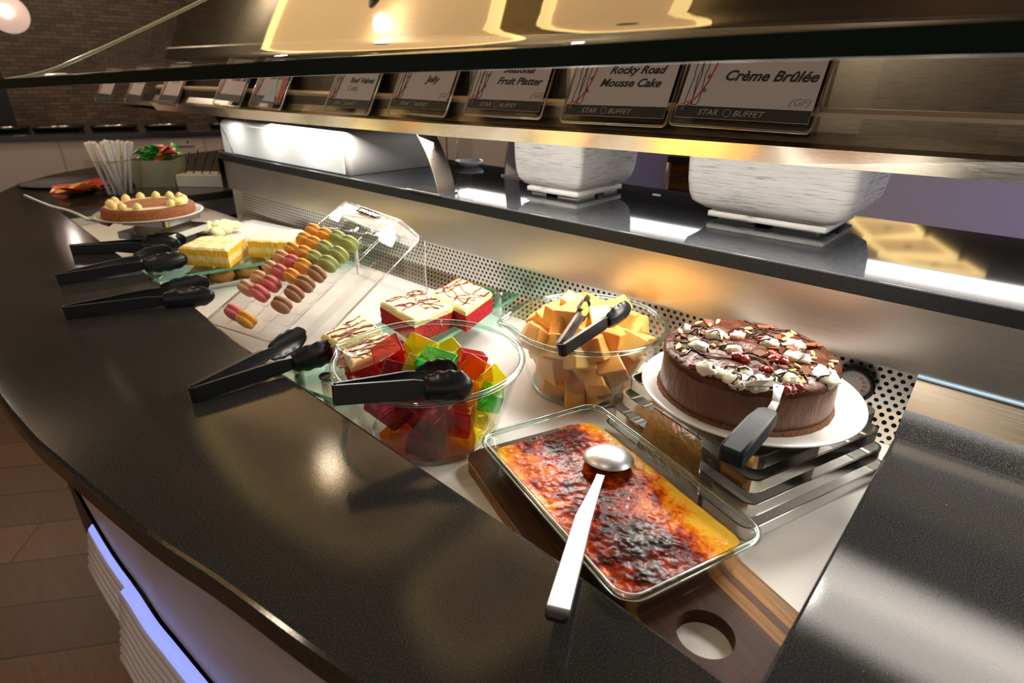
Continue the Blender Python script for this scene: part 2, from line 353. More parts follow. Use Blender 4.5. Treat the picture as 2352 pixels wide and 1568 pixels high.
MAC = {'y': mat('orange_macaron', (.74, .34, .05), .6, bmp=.2, bscale=150), 'g': mat('green_macaron', (.34, .36, .11), .6, bmp=.2, bscale=150),
       't': mat('tan_macaron', (.66, .38, .20), .6, bmp=.2, bscale=150), 'p': mat('pink_macaron', (.66, .17, .17), .6, bmp=.2, bscale=150),
       'b': mat('brown_macaron', (.40, .20, .10), .6, bmp=.2, bscale=150)}
MACF = {k: mat(n+'_filling', c, .7, bmp=.9, bscale=260, bdist=.002) for k, n, c in (('y', 'orange', (.52, .20, .03)), ('g', 'green', (.26, .30, .08)), ('t', 'tan', (.40, .20, .10)), ('p', 'pink', (.42, .07, .08)), ('b', 'brown', (.14, .06, .03)))}

# ---------------------------------------------------------------- helpers
class B:
    """collects shapes for ONE mesh object"""
    def __init__(s): s.v = []; s.f = []; s.mi = []; s.uv = []; s.sm = []
    def add(s, vs, fs, mi=0, smooth=False, uvs=None):
        o = len(s.v); s.v += [tuple(v) for v in vs]
        for k, f in enumerate(fs):
            s.f.append([i+o for i in f]); s.mi.append(mi); s.sm.append(smooth)
            s.uv.append([uvs[i] for i in f] if uvs else [(0, 0)]*len(f))
        return s
    def box(s, x0, x1, y0, y1, z0, z1, mi=0, M_=None):
        vs = [Vector(p) for p in ((x0, y0, z0), (x1, y0, z0), (x1, y1, z0), (x0, y1, z0), (x0, y0, z1), (x1, y0, z1), (x1, y1, z1), (x0, y1, z1))]
        if M_ is not None: vs = [M_ @ v for v in vs]
        return s.add(vs, [(0, 3, 2, 1), (4, 5, 6, 7), (0, 1, 5, 4), (1, 2, 6, 5), (2, 3, 7, 6), (3, 0, 4, 7)], mi)
    def prism(s, pts, z0, z1, mi=0, M_=None):
        n = len(pts); a = sum(pts[i][0]*pts[(i+1) % n][1]-pts[(i+1) % n][0]*pts[i][1] for i in range(n))
        if a < 0: pts = list(pts)[::-1]
        vs = [Vector((p[0], p[1], z0)) for p in pts]+[Vector((p[0], p[1], z1)) for p in pts]
        if M_ is not None: vs = [M_ @ v for v in vs]
        return s.add(vs, [tuple(range(n))[::-1], tuple(range(n, 2*n))]+[(i, (i+1) % n, n+(i+1) % n, n+i) for i in range(n)], mi)
    def quad(s, a, b, c, d, mi=0, uvs=None): return s.add([a, b, c, d], [(0, 1, 2, 3)], mi, uvs=uvs)
    def rings(s, rings, cap0=True, cap1=True, mi=0, smooth=True, closed=True, uvs=None):
        n = len(rings[0]); vs = [p for r in rings for p in r]; fs = []
        for i in range(len(rings)-1):
            for j in range(n if closed else n-1):
                k = (j+1) % n; fs.append((i*n+j, i*n+k, (i+1)*n+k, (i+1)*n+j))
        if cap0: fs.append(tuple(range(n))[::-1])
        if cap1: fs.append(tuple((len(rings)-1)*n+j for j in range(n)))
        return s.add(vs, fs, mi, smooth, uvs)
    def lathe(s, prof, seg=48, c=(0, 0, 0), mi=0, cap0=False, cap1=False, smooth=True, fn=None, M_=None):
        R = []
        for r, z in prof:
            ring = []
            for j in range(seg):
                a = 2*pi*j/seg; rr, zz = (r, z) if fn is None else fn(r, z, a)
                p = Vector((c[0]+rr*cos(a), c[1]+rr*sin(a), c[2]+zz)); ring.append(M_ @ p if M_ is not None else p)
            R.append(ring)
        uvs = [(j/seg, (prof[i][1]-prof[0][1])/max(1e-6, (prof[-1][1]-prof[0][1]) or 1)) for i in range(len(prof)) for j in range(seg)]
        return s.rings(R, cap0, cap1, mi, smooth, True, uvs)
    def tube(s, pts, r, seg=8, mi=0, closed=False, smooth=True, flat=1.0):
        pts = [Vector(p) for p in pts]; n = len(pts); R = []
        rs = r if isinstance(r, (list, tuple)) else [r]*n; ref = Vector((0, 0, 1))
        for i, p in enumerate(pts):
            t = (pts[(i+1) % n]-pts[i-1]) if closed else (pts[min(i+1, n-1)]-pts[max(i-1, 0)])
            if t.length < 1e-9: t = Vector((0, 0, 1))
            t.normalize(); a = t.cross(ref)
            if a.length < .05: a = t.cross(Vector((0, 1, 0)))
            a.normalize(); b = a.cross(t).normalized()
            R.append([p+a*rs[i]*cos(2*pi*j/seg)+b*rs[i]*flat*sin(2*pi*j/seg) for j in range(seg)])
        if closed: R.append(R[0])
        return s.rings(R, not closed, not closed, mi, smooth)
    def ball(s, c, r, seg=12, rg=8, mi=0, M_=None, jit=0, seed=0, fr=1.6):
        R = []; r = r if isinstance(r, (tuple, list)) else (r, r, r)
        for i in range(rg+1):
            th = pi*i/rg; ring = []
            for j in range(seg):
                a = 2*pi*j/seg; d = Vector((sin(th)*cos(a), sin(th)*sin(a), -cos(th)))
                k = 1+jit*noise.noise(d*fr+Vector((seed*7.3, seed*3.1, seed)))
                p = Vector((d.x*r[0]*k, d.y*r[1]*k, d.z*r[2]*k))
                if M_ is not None: p = M_ @ p
                ring.append(p+Vector(c))
            R.append(ring)
        return s.rings(R, False, False, mi, True)
    def make(s, name, mats, parent=None, bevel=0, bseg=2, sub=0, solid=0, wn=False):
        me = bpy.data.meshes.new(name); me.from_pydata([tuple(v) for v in s.v], [], s.f)
        mats = mats if isinstance(mats, (list, tuple)) else [mats]
        for m_ in mats: me.materials.append(m_)
        uvl = me.uv_layers.new(name='UVMap'); li = 0
        for k, p in enumerate(me.polygons):
            p.material_index = min(s.mi[k], len(mats)-1); p.use_smooth = s.sm[k]
            for q in range(p.loop_total): uvl.data[li].uv = s.uv[k][q]; li += 1
        me.validate(); me.update()
        o = bpy.data.objects.new(name, me); C.objects.link(o)
        if parent is not None: o.parent = parent
        if solid:
            q = o.modifiers.new('s', 'SOLIDIFY'); q.thickness = solid; q.offset = 0
        if bevel:
            q = o.modifiers.new('b', 'BEVEL'); q.width = bevel; q.segments = bseg; q.limit_method = 'ANGLE'; q.angle_limit = radians(35)
            for p in me.polygons: p.use_smooth = True
            q.harden_normals = True
        if sub:
            q = o.modifiers.new('u', 'SUBSURF'); q.levels = sub; q.render_levels = sub
        return o
def tag(o, label, cat, group=None, kind=None):
    o['label'] = label; o['category'] = cat
    if group: o['group'] = group
    if kind: o['kind'] = kind
    return o
def thing(name, label, cat, loc=(0, 0, 0), rz=0, group=None, mw=None):
    o = bpy.data.objects.new(name, None); C.objects.link(o); o.empty_display_size = .02
    if mw is not None: o.matrix_world = mw
    else: o.location = loc; o.rotation_euler = (0, 0, rz)
    return tag(o, label, cat, group)
def struct(o, label=None): 
    o['kind'] = 'structure'
    if label: o['label'] = label
    return o
def copy_tree(root, label=None):
    r = root.copy(); C.objects.link(r)
    if label: r['label'] = label
    for ch in root.children:
        c = ch.copy(); C.objects.link(c); c.parent = r
        for g in ch.children:
            d = g.copy(); C.objects.link(d); d.parent = c
    return r
def frame(x, y, z, o):
    m_ = Matrix((x, y, z)).transposed().to_4x4(); m_.translation = o; return m_
def text(body, size, m_, parent, mw, name='lettering', shear=0, bold=0, align='LEFT', sx=1.0):
    cu = bpy.data.curves.new(name, 'FONT'); cu.body = body; cu.size = size; cu.shear = shear; cu.offset = bold; cu.align_x = align
    cu.extrude = .0001; cu.resolution_u = 3
    t = bpy.data.objects.new(name+'_c', cu); C.objects.link(t)
    bpy.context.view_layer.update()
    me = bpy.data.meshes.new_from_object(t.evaluated_get(bpy.context.evaluated_depsgraph_get()))
    bpy.data.objects.remove(t); bpy.data.curves.remove(cu)
    me.materials.clear(); me.materials.append(m_)
    me.transform(mw @ Matrix.Diagonal((sx, 1, 1, 1)))
    o = bpy.data.objects.new(name, me); C.objects.link(o)
    if parent is not None: o.parent = parent
    return o
def rrect(hx, hy, r, z, n=8, cx=0, cy=0):
    out = []
    for (sx, sy, a0) in ((1, 1, 0), (-1, 1, 90), (-1, -1, 180), (1, -1, 270)):
        for k in range(n+1):
            a = radians(a0+90*k/n); out.append(Vector((cx+sx*(hx-r)+r*cos(a), cy+sy*(hy-r)+r*sin(a), z)))
    return out
def smooth_line(pts, k=4):
    out = []; P = [Vector(p) for p in pts]
    for i in range(len(P)-1):
        p0 = P[max(i-1, 0)]; p1 = P[i]; p2 = P[i+1]; p3 = P[min(i+2, len(P)-1)]
        for j in range(k):
            t = j/k; out.append(.5*((2*p1)+(p2-p0)*t+(2*p0-5*p1+4*p2-p3)*t*t+(-p0+3*p1-3*p2+p3)*t**3))
    out.append(P[-1]); return out
R_ = random.Random

# ================================================================ THE SETTING
b = B(); b.quad((-9, -4, 0), (6, -4, 0), (6, 12, 0), (-9, 12, 0)); struct(b.make('floor', M['floor']))
b = B(); b.quad((-9, -4, 3.1), (-9, 12, 3.1), (6, 12, 3.1), (6, -4, 3.1)); struct(b.make('ceiling', M['ceiling']))
b = B(); b.add([(-7.6, -4, 0), (-7.6, 12, 0), (-7.6, 12, 3.1), (-7.6, -4, 3.1)], [(0, 1, 2, 3)], uvs=[(0, 0), (16, 0), (16, 3.1), (0, 3.1)]); struct(b.make('wall_left', M['mosaic']))
b = B(); b.quad((-9, 11.6, 0), (-9, 11.6, 3.1), (6, 11.6, 3.1), (6, 11.6, 0)); struct(b.make('wall_back', M['wall']))

# ---------------------------------------------------------------- serving counter (one fixed unit)
counter = thing('buffet_counter', 'curved buffet counter with black speckled granite top around a recessed white display well', 'counter', (0, 0, 0))
outer = smooth_line([(-4.55, 2.3), (-4.38, 1.7), (-4.22, 1.25), (-4.04, .93), (-3.855, .698), (-3.478, .456), (-2.9, .27), (-2.3, .145), (-1.75, .085), (-1.3, .064), (-1.041, .070), (-.907, .083), (-.675, .112), (-.54, .137), (-.404, .158), (-.331, .171), (-.1, .212), (.25, .30), (.9, .52)], 5)
outer = [(p.x, p.y) for p in [Vector((q[0], q[1], 0)) if not isinstance(q, Vector) else q for q in outer]] if not isinstance(outer[0], Vector) else [(p[0], p[1]) for p in outer]
well_f = [(-2.80, .528), (-2.185, .493), (-1.80, .474), (-1.415, .459), (-1.14, .434), (-.504, .414), (-.281, .408), (-.067, .392)]
# front slab: outer edge -> right -> back along well front edge
def strip(A, Bp, z, flip=False, name='', mi=0, bb=None):
    """top surface between two polylines resampled by x"""
    n = 90; vs = []; 
    def smp(L, t):
        d = [0]
        for i in range(len(L)-1): d.append(d[-1]+math.hypot(L[i+1][0]-L[i][0], L[i+1][1]-L[i][1]))
        q = t*d[-1]
        for i in range(len(L)-1):
            if q <= d[i+1]+1e-9:
                k = (q-d[i])/max(1e-9, d[i+1]-d[i]); return (L[i][0]+(L[i+1][0]-L[i][0])*k, L[i][1]+(L[i+1][1]-L[i][1])*k)
        return L[-1]
    for i in range(n+1):
        a = smp(A, i/n); c = smp(Bp, i/n); vs += [(a[0], a[1], z), (c[0], c[1], z)]
    fs = [(2*i, 2*i+2, 2*i+3, 2*i+1) for i in range(n)]
    if flip: fs = [f[::-1] for f in fs]
    bb.add(vs, fs, mi)
slab = B(); TH = .032
poly = list(outer)                                  # left-back ... right-front
poly += [(.9, .985), (-.067, .985), (-.067, .392)] + well_f[::-1][1:] + [(-2.80, 1.30), (-2.45, 1.30), (-2.45, 2.3)]
def tri_poly(pts):
    from mathutils.geometry import tessellate_polygon
    return tessellate_polygon([[Vector((p[0], p[1], 0)) for p in pts]])
def slab_mesh(bb, pts, z0, z1, rnd=.006):
    n = len(pts); a = sum(pts[i][0]*pts[(i+1) % n][1]-pts[(i+1) % n][0]*pts[i][1] for i in range(n))
    if a < 0: pts = pts[::-1]
    def inset(d):
        out = []
        for i in range(n):
            p = Vector(pts[i]); e0 = (p-Vector(pts[i-1])).normalized(); e1 = (Vector(pts[(i+1) % n])-p).normalized()
            n0 = Vector((-e0.y, e0.x)); n1 = Vector((-e1.y, e1.x)); k = (n0+n1); k = k/max(.3, k.length_squared)*2*.5*2/2
            out.append(p+(n0+n1).normalized()*d)
        return out
    R = []
    for (d, z) in ((0, z0), (0, z1-rnd), (rnd*.3, z1-rnd*.3), (rnd, z1)):
        R.append([Vector((q.x, q.y, z)) for q in inset(d)])
    bb.rings(R, False, False, 0, False)
    top = R[-1]
    tr = tri_poly([(p.x, p.y) for p in top])
    for (i, j, k) in tr:
        A_, B_, C_ = top[i], top[j], top[k]
        if (B_-A_).cross(C_-A_).z < 0: B_, C_ = C_, B_
        bb.add([A_, B_, C_], [(0, 1, 2)])
        bb.add([Vector((A_.x, A_.y, z0)), Vector((C_.x, C_.y, z0)), Vector((B_.x, B_.y, z0))], [(0, 1, 2)])
slab_mesh(slab, poly, CT-TH, CT)
slab.make('granite_top', M['granite'], counter)
# curved front fascia below the top
def off(pts, d):
    out = []
    for i in range(len(pts)):
        a = Vector(pts[max(i-1, 0)]); c = Vector(pts[min(i+1, len(pts)-1)]); t = (c-a).normalized(); nn = Vector((-t.y, t.x))
        out.append((pts[i][0]+nn.x*d, pts[i][1]+nn.y*d))
    return out
def voff(d):
    a = off(outer, 1.0); out = []
    for p, q in zip(outer, a):
        k = d*interp(p[0], [-1.1, -.6], [1.0, .62]) if -1.1 < p[0] < -.6 else (d if p[0] <= -1.1 else d*.62)
        out.append((p[0]+(q[0]-p[0])*k, p[1]+(q[1]-p[1])*k))
    return out
fas = voff(.085)
def wallstrip(bb, L, z0, z1, mi=0):
    vs = [Vector((p[0], p[1], z)) for p in L for z in (z0, z1)]
    bb.add(vs, [(2*i, 2*i+2, 2*i+3, 2*i+1) for i in range(len(L)-1)], mi, True)
f_ = B(); wallstrip(f_, fas, .47, CT-TH); wallstrip(f_, voff(.10)[::-1], .47, CT-TH); f_.make('fascia_panel', M['fascia'], counter)
f_ = B(); wallstrip(f_, voff(.078), 0, .472); f_.make('base_panel', M['black'], counter)
# display well lining
FB = 1.035
f_ = B(); f_.add([(-2.82, .30, FL), (.03, .30, FL), (.03, FB, FL), (-2.82, FB+.03, FL)], [(0, 1, 2, 3)]); f_.make('display_base', M['white_floor'], counter)
f_ = B(); f_.quad((-2.815, .40, FL-.01), (-2.815, 1.30, FL-.01), (-2.815, 1.30, CT-TH), (-2.815, .40, CT-TH)); 
f_.quad((-2.42, 1.03, FL), (-2.42, 1.30, FL), (-2.42, 1.30, 1.0), (-2.42, 1.03, 1.0)); f_.make('well_end_panel', M['steel'], counter)
f_ = B()
def uvquad(x0, x1, ya, za, yb, zb, v0):
    L = math.hypot(yb-ya, zb-za)
    f_.add([(x0, ya+.018*0, za), (x1, ya, za), (x1, yb, zb), (x0, yb, zb)], [(0, 1, 2, 3)], uvs=[(x0, v0), (x1, v0), (x1, v0+L), (x0, v0+L)])
uvquad(-2.42, .03, FB, FL, 1.070, .879, 0); uvquad(-2.42, .03, 1.070, .879, 1.064, .985, .056)
f_.make('perforated_vent', M['perf'], counter)
f_ = B(); f_.add([(-2.43, 1.02, .9755), (.9, 1.02, .9755), (.9, 1.02, LG-.026), (-2.43, 1.02, LG-.026), (-2.43, 1.10, .9755), (.9, 1.10, .9755)], [(0, 1, 2, 3), (0, 4, 5, 1)])
f_.make('steel_back_panel', M['steel'], counter)
f_ = B(); f_.add([(-2.43, 1.00, .98), (-2.43, 1.55, .90), (-2.43, 1.55, LG-.02), (-2.43, 1.00, LG-.02)], [(0, 1, 2, 3)]); f_.make('ledge_end_panel', M['steel_dark'], counter)
# upstand at the back of the right-hand counter
f_ = B(); f_.add([(-.067, .945, CT), (.9, .945, CT), (.9, .985, CT+.030), (-.067, .985, CT+.030)], [(0, 1, 2, 3)]); f_.make('granite_upstand', M['granite'], counter)
f_ = B(); f_.add([(-.067, .985, CT+.030), (.9, .985, CT+.030), (.9, 1.022, .976), (-.067, 1.022, .976), (-.067, 1.05, .93)], [(0, 1, 2, 3)]); f_.make('steel_upstand', M['steel_dark'], counter)
f_ = B(); f_.tube([(-.067, 1.018, .974), (.9, 1.018, .974)], .0035, 8); f_.make('edge_reflection', mat('pale_blue_reflection', (.25, .36, .46), .35), counter)  # slight blue reflection along the panel's lower edge, put into the colour
# rear ledge
led = thing('rear_ledge', 'raised glossy black ledge behind the display well carrying the planters', 'ledge', (0, 0, 0))
f_ = B(); f_.box(-2.43, .9, 1.0175, 1.52, LG-.026, LG); f_.make('ledge_slab', M['black_gloss'], led, bevel=.002)
f_ = B(); f_.box(-2.43, .9, 1.0125, 1.0175, LG-.027, LG-.001); f_.make('granite_nosing', mat('dark_honed_edge', (.012, .012, .012), .5, spec=.2, var=.4, vscale=500), led, bevel=.001)
f_ = B(); f_.box(-2.42, .9, 1.49, 1.51, .0, LG-.027); f_.make('rear_panel', M['black'], led)

# ribbed blue-lit panels under the fascia
def ribbed(x0, x1, label, pr, nr):
    t = thing('ribbed_light_panel', label, 'light panel', (0, 0, 0), group='ribbed light panels under the counter')
    L = [p for p in voff(.078) if x0 <= p[0] <= x1]; bb = B(); n = len(L); L = [(p[0], p[1]-pr) for p in L]
    for k in range(nr):
        z = .450-k*.020; bb.tube([Vector((p[0], p[1]-.004-k*.0045, z)) for p in L], .0118, 8)
    bb.make('ribbed_cover', M['ribbed'], t)
    bb = B(); vs = []
    for p in L: vs += [(p[0], p[1]-.009, .462), (p[0], p[1]+pr-.001, .472)]
    bb.add(vs, [(2*i, 2*i+2, 2*i+3, 2*i+1) for i in range(n-1)], 0, True); bb.make('led_strip', M['led_blue'], t, solid=.003)
RX = [(lambda d: d.x/d.y*.145)(ray(*p)) for p in ((222, 1228), (306, 1340), (303, 1346), (452, 1512))]
ribbed(RX[0], RX[1], 'white ribbed light panel under the counter, farther and narrower of the two', .002, 5)
ribbed(RX[2], RX[3]+.25, 'white ribbed light panel with blue glow under the counter, nearer and larger of the two', .012, 8)

# ---------------------------------------------------------------- overhead shelf
XS = [-2.56, -1.88, -1.51, -1.04, -.68, -.25, -.02, .9]; YS = [.823, .84, .865, .905, .962, 1.0, 1.03, 1.12]
def yf(x): return interp(x, XS, YS)
shelf = thing('overhead_shelf', 'brushed steel shelf spanning above the display on curved brackets with menu cards along its front', 'shelf', (0, 0, 0))
xs = [-2.95+.08*i for i in range(49)]
def prof_strip(bb, prof, xs, mi=0):
    """prof = [(dy,z)]"""
    vs = []; n = len(prof)
    for x in xs:
        e = 0 if x > -2.5 else (-2.5-x)*.9
        for (dy, z) in prof: vs.append((x, yf(x)+dy+e, z))
    fs = []
    for i in range(len(xs)-1):
        for j in range(n-1): fs.append((i*n+j, (i+1)*n+j, (i+1)*n+j+1, i*n+j+1))
    bb.add(vs, fs, mi)
zb = CAMZ-.122
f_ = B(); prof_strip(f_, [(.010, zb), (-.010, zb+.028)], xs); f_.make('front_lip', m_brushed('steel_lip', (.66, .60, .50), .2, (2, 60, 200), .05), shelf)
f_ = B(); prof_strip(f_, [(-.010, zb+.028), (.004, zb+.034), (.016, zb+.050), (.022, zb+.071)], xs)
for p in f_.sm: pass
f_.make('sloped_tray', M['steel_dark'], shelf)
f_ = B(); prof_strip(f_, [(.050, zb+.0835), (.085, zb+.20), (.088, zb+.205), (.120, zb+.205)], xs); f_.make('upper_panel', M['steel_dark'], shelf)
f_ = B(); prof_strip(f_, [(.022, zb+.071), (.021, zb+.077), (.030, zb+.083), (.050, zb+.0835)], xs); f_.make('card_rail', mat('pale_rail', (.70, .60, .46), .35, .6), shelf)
f_ = B()
vs = []
for x in xs: vs += [(x, yf(x)+.012, zb+.001), (x, 1.80, zb+.001), (x, yf(x)+.012, zb+.012), (x, 1.80, zb+.012)]
n4 = len(xs); f_.add(vs, [(4*i, 4*i+1, 4*i+5, 4*i+4) for i in range(n4-1)]+[(4*i+2, 4*i+6, 4*i+7, 4*i+3) for i in range(n4-1)])
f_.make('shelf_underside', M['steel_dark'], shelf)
f_ = B(); f_.box(-1.80, .9, 1.655, 1.735, zb-.012, zb+.001); f_.make('light_diffuser', M['tube'], shelf)

# curved steel brackets standing on the ledge
def bracket(x, y0, y1, dx_top, z1, label, bend=.018, flip=1):
    t = thing('shelf_bracket', label, 'bracket', (x, (y0+y1)/2, LG), group='curved steel shelf brackets')
    bb = B(); H = z1-LG; n = 14; R = []
    for i in range(n+1):
        s = i/n; cx = dx_top*s**1.6; zz = H*s; th = .003
        c0 = (y0-y1)/2; c1 = -c0; wdt = 1
        R.append([Vector((cx-th, c0*wdt, zz)), Vector((cx+th, c0*wdt, zz)), Vector((cx+th, c1*wdt, zz)), Vector((cx-th, c1*wdt, zz))])
    bb.rings(R, True, True, 0, False); bb.make('curved_strut', M['steel_dark'], t, bevel=.001)
    bb = B(); bb.box(-.12*flip if flip > 0 else -.012, .012 if flip > 0 else .10, -(y1-y0)/2-.004, (y1-y0)/2, 0, .004)
    bb.make('foot_plate', M['chrome'], t, bevel=.0008); return t
bracket(-1.166, 1.014, 1.075, -.080, zb-.001, 'curved steel bracket at the ledge edge right of the white plinth box')
bracket(-2.36, 1.030, 1.090, -.14, zb-.001, 'curved steel bracket at the far left end of the ledge')
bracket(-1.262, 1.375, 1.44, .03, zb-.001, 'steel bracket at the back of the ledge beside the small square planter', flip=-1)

# ---------------------------------------------------------------- menu card holders
def menu(pa, pb, za, lines, gf, label, small=False, foot=True, width=None, height=.155, glow=False):
    """pa,pb: bottom left / right corners (pixels) resolved on the card plane in front of the shelf"""
    def solve(p):
        d = ray(*p); y = .9
        for _ in range(20): x = d.x/d.y*y; y = yf(x)-.016
        return Vector((d.x/d.y*y, y, CAMZ+d.z/d.y*y))
    A = solve(pa); Bp = solve(pb); X = (Bp-A); W = X.length; X.normalize()
    back = Vector((0, sin(radians(31)), cos(radians(31)))); Z = (back-X*back.dot(X)).normalized(); Nn = X.cross(Z).normalized()   # points to viewer
    t = thing('menu_card_holder', label, 'menu card', mw=frame(X, Z, Nn, A), group='menu cards along the shelf')
    H = height
    bb = B(); bb.prism([(p.x, p.y) for p in rrect(W/2, H/2, .008, 0, 4, W/2, H/2)], -.002, .002); bb.make('clear_holder', M['acrylic'], t)
    bb = B(); bb.tube([Vector((p.x, p.y, 0)) for p in rrect(W/2-.0015, H/2-.0015, .008, 0, 4, W/2, H/2)], .0025, 6, closed=True); bb.make('holder_edge', M['acrylic_edge'], t)
    i = .0075
    cb = B(); cb.box(i, W-i, .014, H-.010, .0025, .0031); cb.make('printed_card', M['card'], t)
    fb = B(); fb.box(i+.0005, W-i-.0005, .0145, .0145+H*.13, .0031, .0035); fb.make('footer_band', M['ink'], t)
    sz = H*.085
    if foot:
        fs = sz*.95*(W/.2)
        text('STAR', fs, M['footer_text'], t, Matrix.Translation((W*.20, .0145+H*.035, .0036)), 'footer_lettering', .3, .0)
        text('BUFFET', fs, M['footer_text'], t, Matrix.Translation((W*.455, .0145+H*.035, .0036)), 'footer_lettering', .3, .0)
        ring = B(); ring.tube([Vector((W*.415+.0058*cos(a), .0145+H*.065+.0062*sin(a), .0037)) for a in [2*pi*k/20 for k in range(20)]], .0005, 4, closed=True); ring.make('footer_emblem', M['footer_text'], t)
    # red plate arc, fork and knife outlines and small stars
    q = W*.215; arc = B()
    arc.tube([Vector((i-.004+q*cos(a), H*.80+H*.62*sin(a), .0036)) for a in [radians(v) for v in range(-72, 14, 5)]], .0011, 4); arc.make('red_arc', M['ink_red'], t)
    kn = B()
    for kx, y0_, in ((W*.105, H*.20), (W*.155, H*.235)):
        o_ = [(0, 0), (.0035, .001), (.0058, .006), (.0056, .016), (.0040, H*.26), (.0030, H*.36), (.0048, H*.40), (.0044, H*.66)]
        kn.tube([Vector((kx+a, y0_+c, .0036)) for a, c in o_], .00055, 4); kn.tube([Vector((kx-a, y0_+c, .0036)) for a, c in o_], .00055, 4)
    kn.make('cutlery_drawing', M['ink_grey'] if small else M['ink'], t)
    og = B(); og.tube([Vector((i+.002+W*.14*s_, H*.245+.02*s_*s_, .0036)) for s_ in (0, .25, .5, .75, 1)], .0008, 4); og.make('orange_line', M['ink_orange'], t)
    sb = B()
    for (sx_, sy_) in ((i+.010, H*.19), (W*.197, H*.40), (W*.203, H*.56)):
        pts = []
        for k in range(10):
            rr = .0052 if k % 2 == 0 else .0022; a = radians(90+36*k); pts.append((sx_+rr*cos(a), sy_+rr*sin(a)))
        sb.prism(pts, .0032, .0036)
    sb.make('star_motif', M['ink_blue'], t)
    for (s_, yy, x0, k, col) in lines:
        text(s_, k, M[col], t, Matrix.Translation((W*x0, H*yy, .0036)), 'dish_name', .32, k*.024)
    if gf: text('(GF)', .0165, M['ink_grey'], t, Matrix.Translation((W*.80, H*.27, .0036)), 'dish_note', .32, .0)
    return t, W, H
menu((1533, 287), (1862, 309), 0, [('Crème Brûlée', .52, .31, .0245, 'ink')], True, 'menu card reading Crème Brûlée, nearest and rightmost of the row')
menu((1283, 281), (1528, 293), 0, [('Rocky Road', .62, .36, .0215, 'ink'), ('Mousse Cake', .46, .30, .0215, 'ink')], False, 'menu card reading Rocky Road Mousse Cake')
menu((1062, 264), (1242, 275), 0, [('Seasonal', .60, .38, .021, 'ink'), ('Fruit Platter', .44, .34, .021, 'ink')], True, 'menu card reading Seasonal Fruit Platter')
menu((888, 259), (1022, 270), 0, [('Jelly', .49, .52, .021, 'ink')], True, 'menu card reading Jelly')
menu((742, 256), (846, 265), 0, [('Red Velvet', .50, .40, .019, 'ink'), ('Cake', .37, .38, .019, 'ink_grey')], False, 'menu card reading Red Velvet Cake')
t, W, H = menu((570, 244), (644, 253), 0, [('Macaroon', .54, .40, .022, 'ink_blue')], False, 'menu card reading Macaroon with colourful sweets pictured down its right side', True, foot=False)
bb = B(); bb.prism([(W*.40, H*.12), (W*.62, H*.60), (W*.78, H*.12)], .0037, .0039); bb.make('blue_picture', M['ink_lblue'], t)
bb = B(); bb.box(W*.80, W*.87, H*.12, H*.9, .0037, .0039); bb.box(W*.89, W*.94, H*.12, H*.9, .0037, .0039); bb.make('red_picture', M['ink_red'], t)
menu((488, 239), (550, 247), 0, [('Vanilla Slice', .50, .38, .0215, 'ink')], False, 'menu card reading Vanilla Slice', True, foot=False)
for (pa, pb, s_, lb) in (((360, 239), (405, 244), 1, 'small blurred menu card, first to the left of the gap beside the Vanilla Slice card'), ((284, 235), (319, 241), 2, 'small blurred menu card, second from the left end of the shelf'), ((217, 232), (251, 237), 3, 'small blurred menu card, last at the left end of the shelf')):
    t, W, H = menu(pa, pb, 0, [], False, lb, True, foot=False)
    bb = B(); bb.box(W*.42, W*.80, H*.50, H*.56, .0036, .0038); bb.make('dish_name', M['ink_grey'], t)

# ---------------------------------------------------------------- glass sneeze guard
guard = thing('sneeze_guard', 'curved clear glass sneeze guard with dark green lower edge in the foreground', 'sneeze guard', (0, 0, 0))
Y0 = .42
def gz(x, top):
    if top: return CAMZ+Y0*interp(x/Y0, [-6, -4, -2.7, -1.7, -.87, -.49, -.24, -.07, 1], [-.054, -.014, .0167, .040, .052, .0617, .0663, .0679, .070])
    return CAMZ+Y0*interp(x/Y0, [-6, -4, -2.7, -1.5, -.87, -.49, -.23, -.07, 1], [-.120, -.060, -.0287, .0021, .0148, .0245, .0288, .0303, .032])
gx = [-2.75+.05*i for i in range(77)]
bb = B(); R = []
for x in gx:
    if x > 1.1: break
    a, c = gz(x, False), gz(x, True)
    R.append([Vector((x, Y0-.001, a)), Vector((x, Y0+.012, a)), Vector((x, Y0+.012, c)), Vector((x, Y0-.001, c))])
bb.rings(R, True, True, 0, False); bb.make('lower_edge', M['guard_edge'], guard)
AL = radians(30)
pr = [(0, 0)]; ang = radians(7); y_, z_ = 0, 0
for k in range(26):
    st = .008 if k < 10 else .04
    ang = min(AL, ang+radians(2.6)); y_ += st*cos(ang); z_ += st*sin(ang); pr.append((y_, z_))
endp = []
n_ = Vector((0, -sin(AL), cos(AL)))
for p in ((60, 170), (153, 143), (238, 88), (340, 31), (408, 0)):
    q = onplane(p[0], p[1], Vector((0, Y0, CAMZ-.0)), n_); endp.append((q.y, q.x))
ey = [Y0, .50, .60, .72, .9, 1.3]; ex = [-2.45, -2.12, -1.96, -1.80, -1.62, -1.5]
bb = B(); vs = []; NX = 60
for (dy, dz) in pr:
    xl = interp(Y0+dy, ey, ex)
    for i in range(NX+1):
        x = xl+(1.1-xl)*i/NX; vs.append((x, Y0+.006+dy, gz(x, True)+dz-.0005))
m_ = NX+1
bb.add(vs, [(j*m_+i, j*m_+i+1, (j+1)*m_+i+1, (j+1)*m_+i) for j in range(len(pr)-1) for i in range(NX)], 0, True)
bb.make('glass_pane', M['guard_glass'], guard)
bb = B(); bb.tube([Vector((interp(Y0+dy, ey, ex), Y0+.006+dy, gz(interp(Y0+dy, ey, ex), True)+dz)) for dy, dz in pr], .004, 6); bb.make('end_edge', mat('pale_glass_edge', (.55, .56, .44), .2), guard)

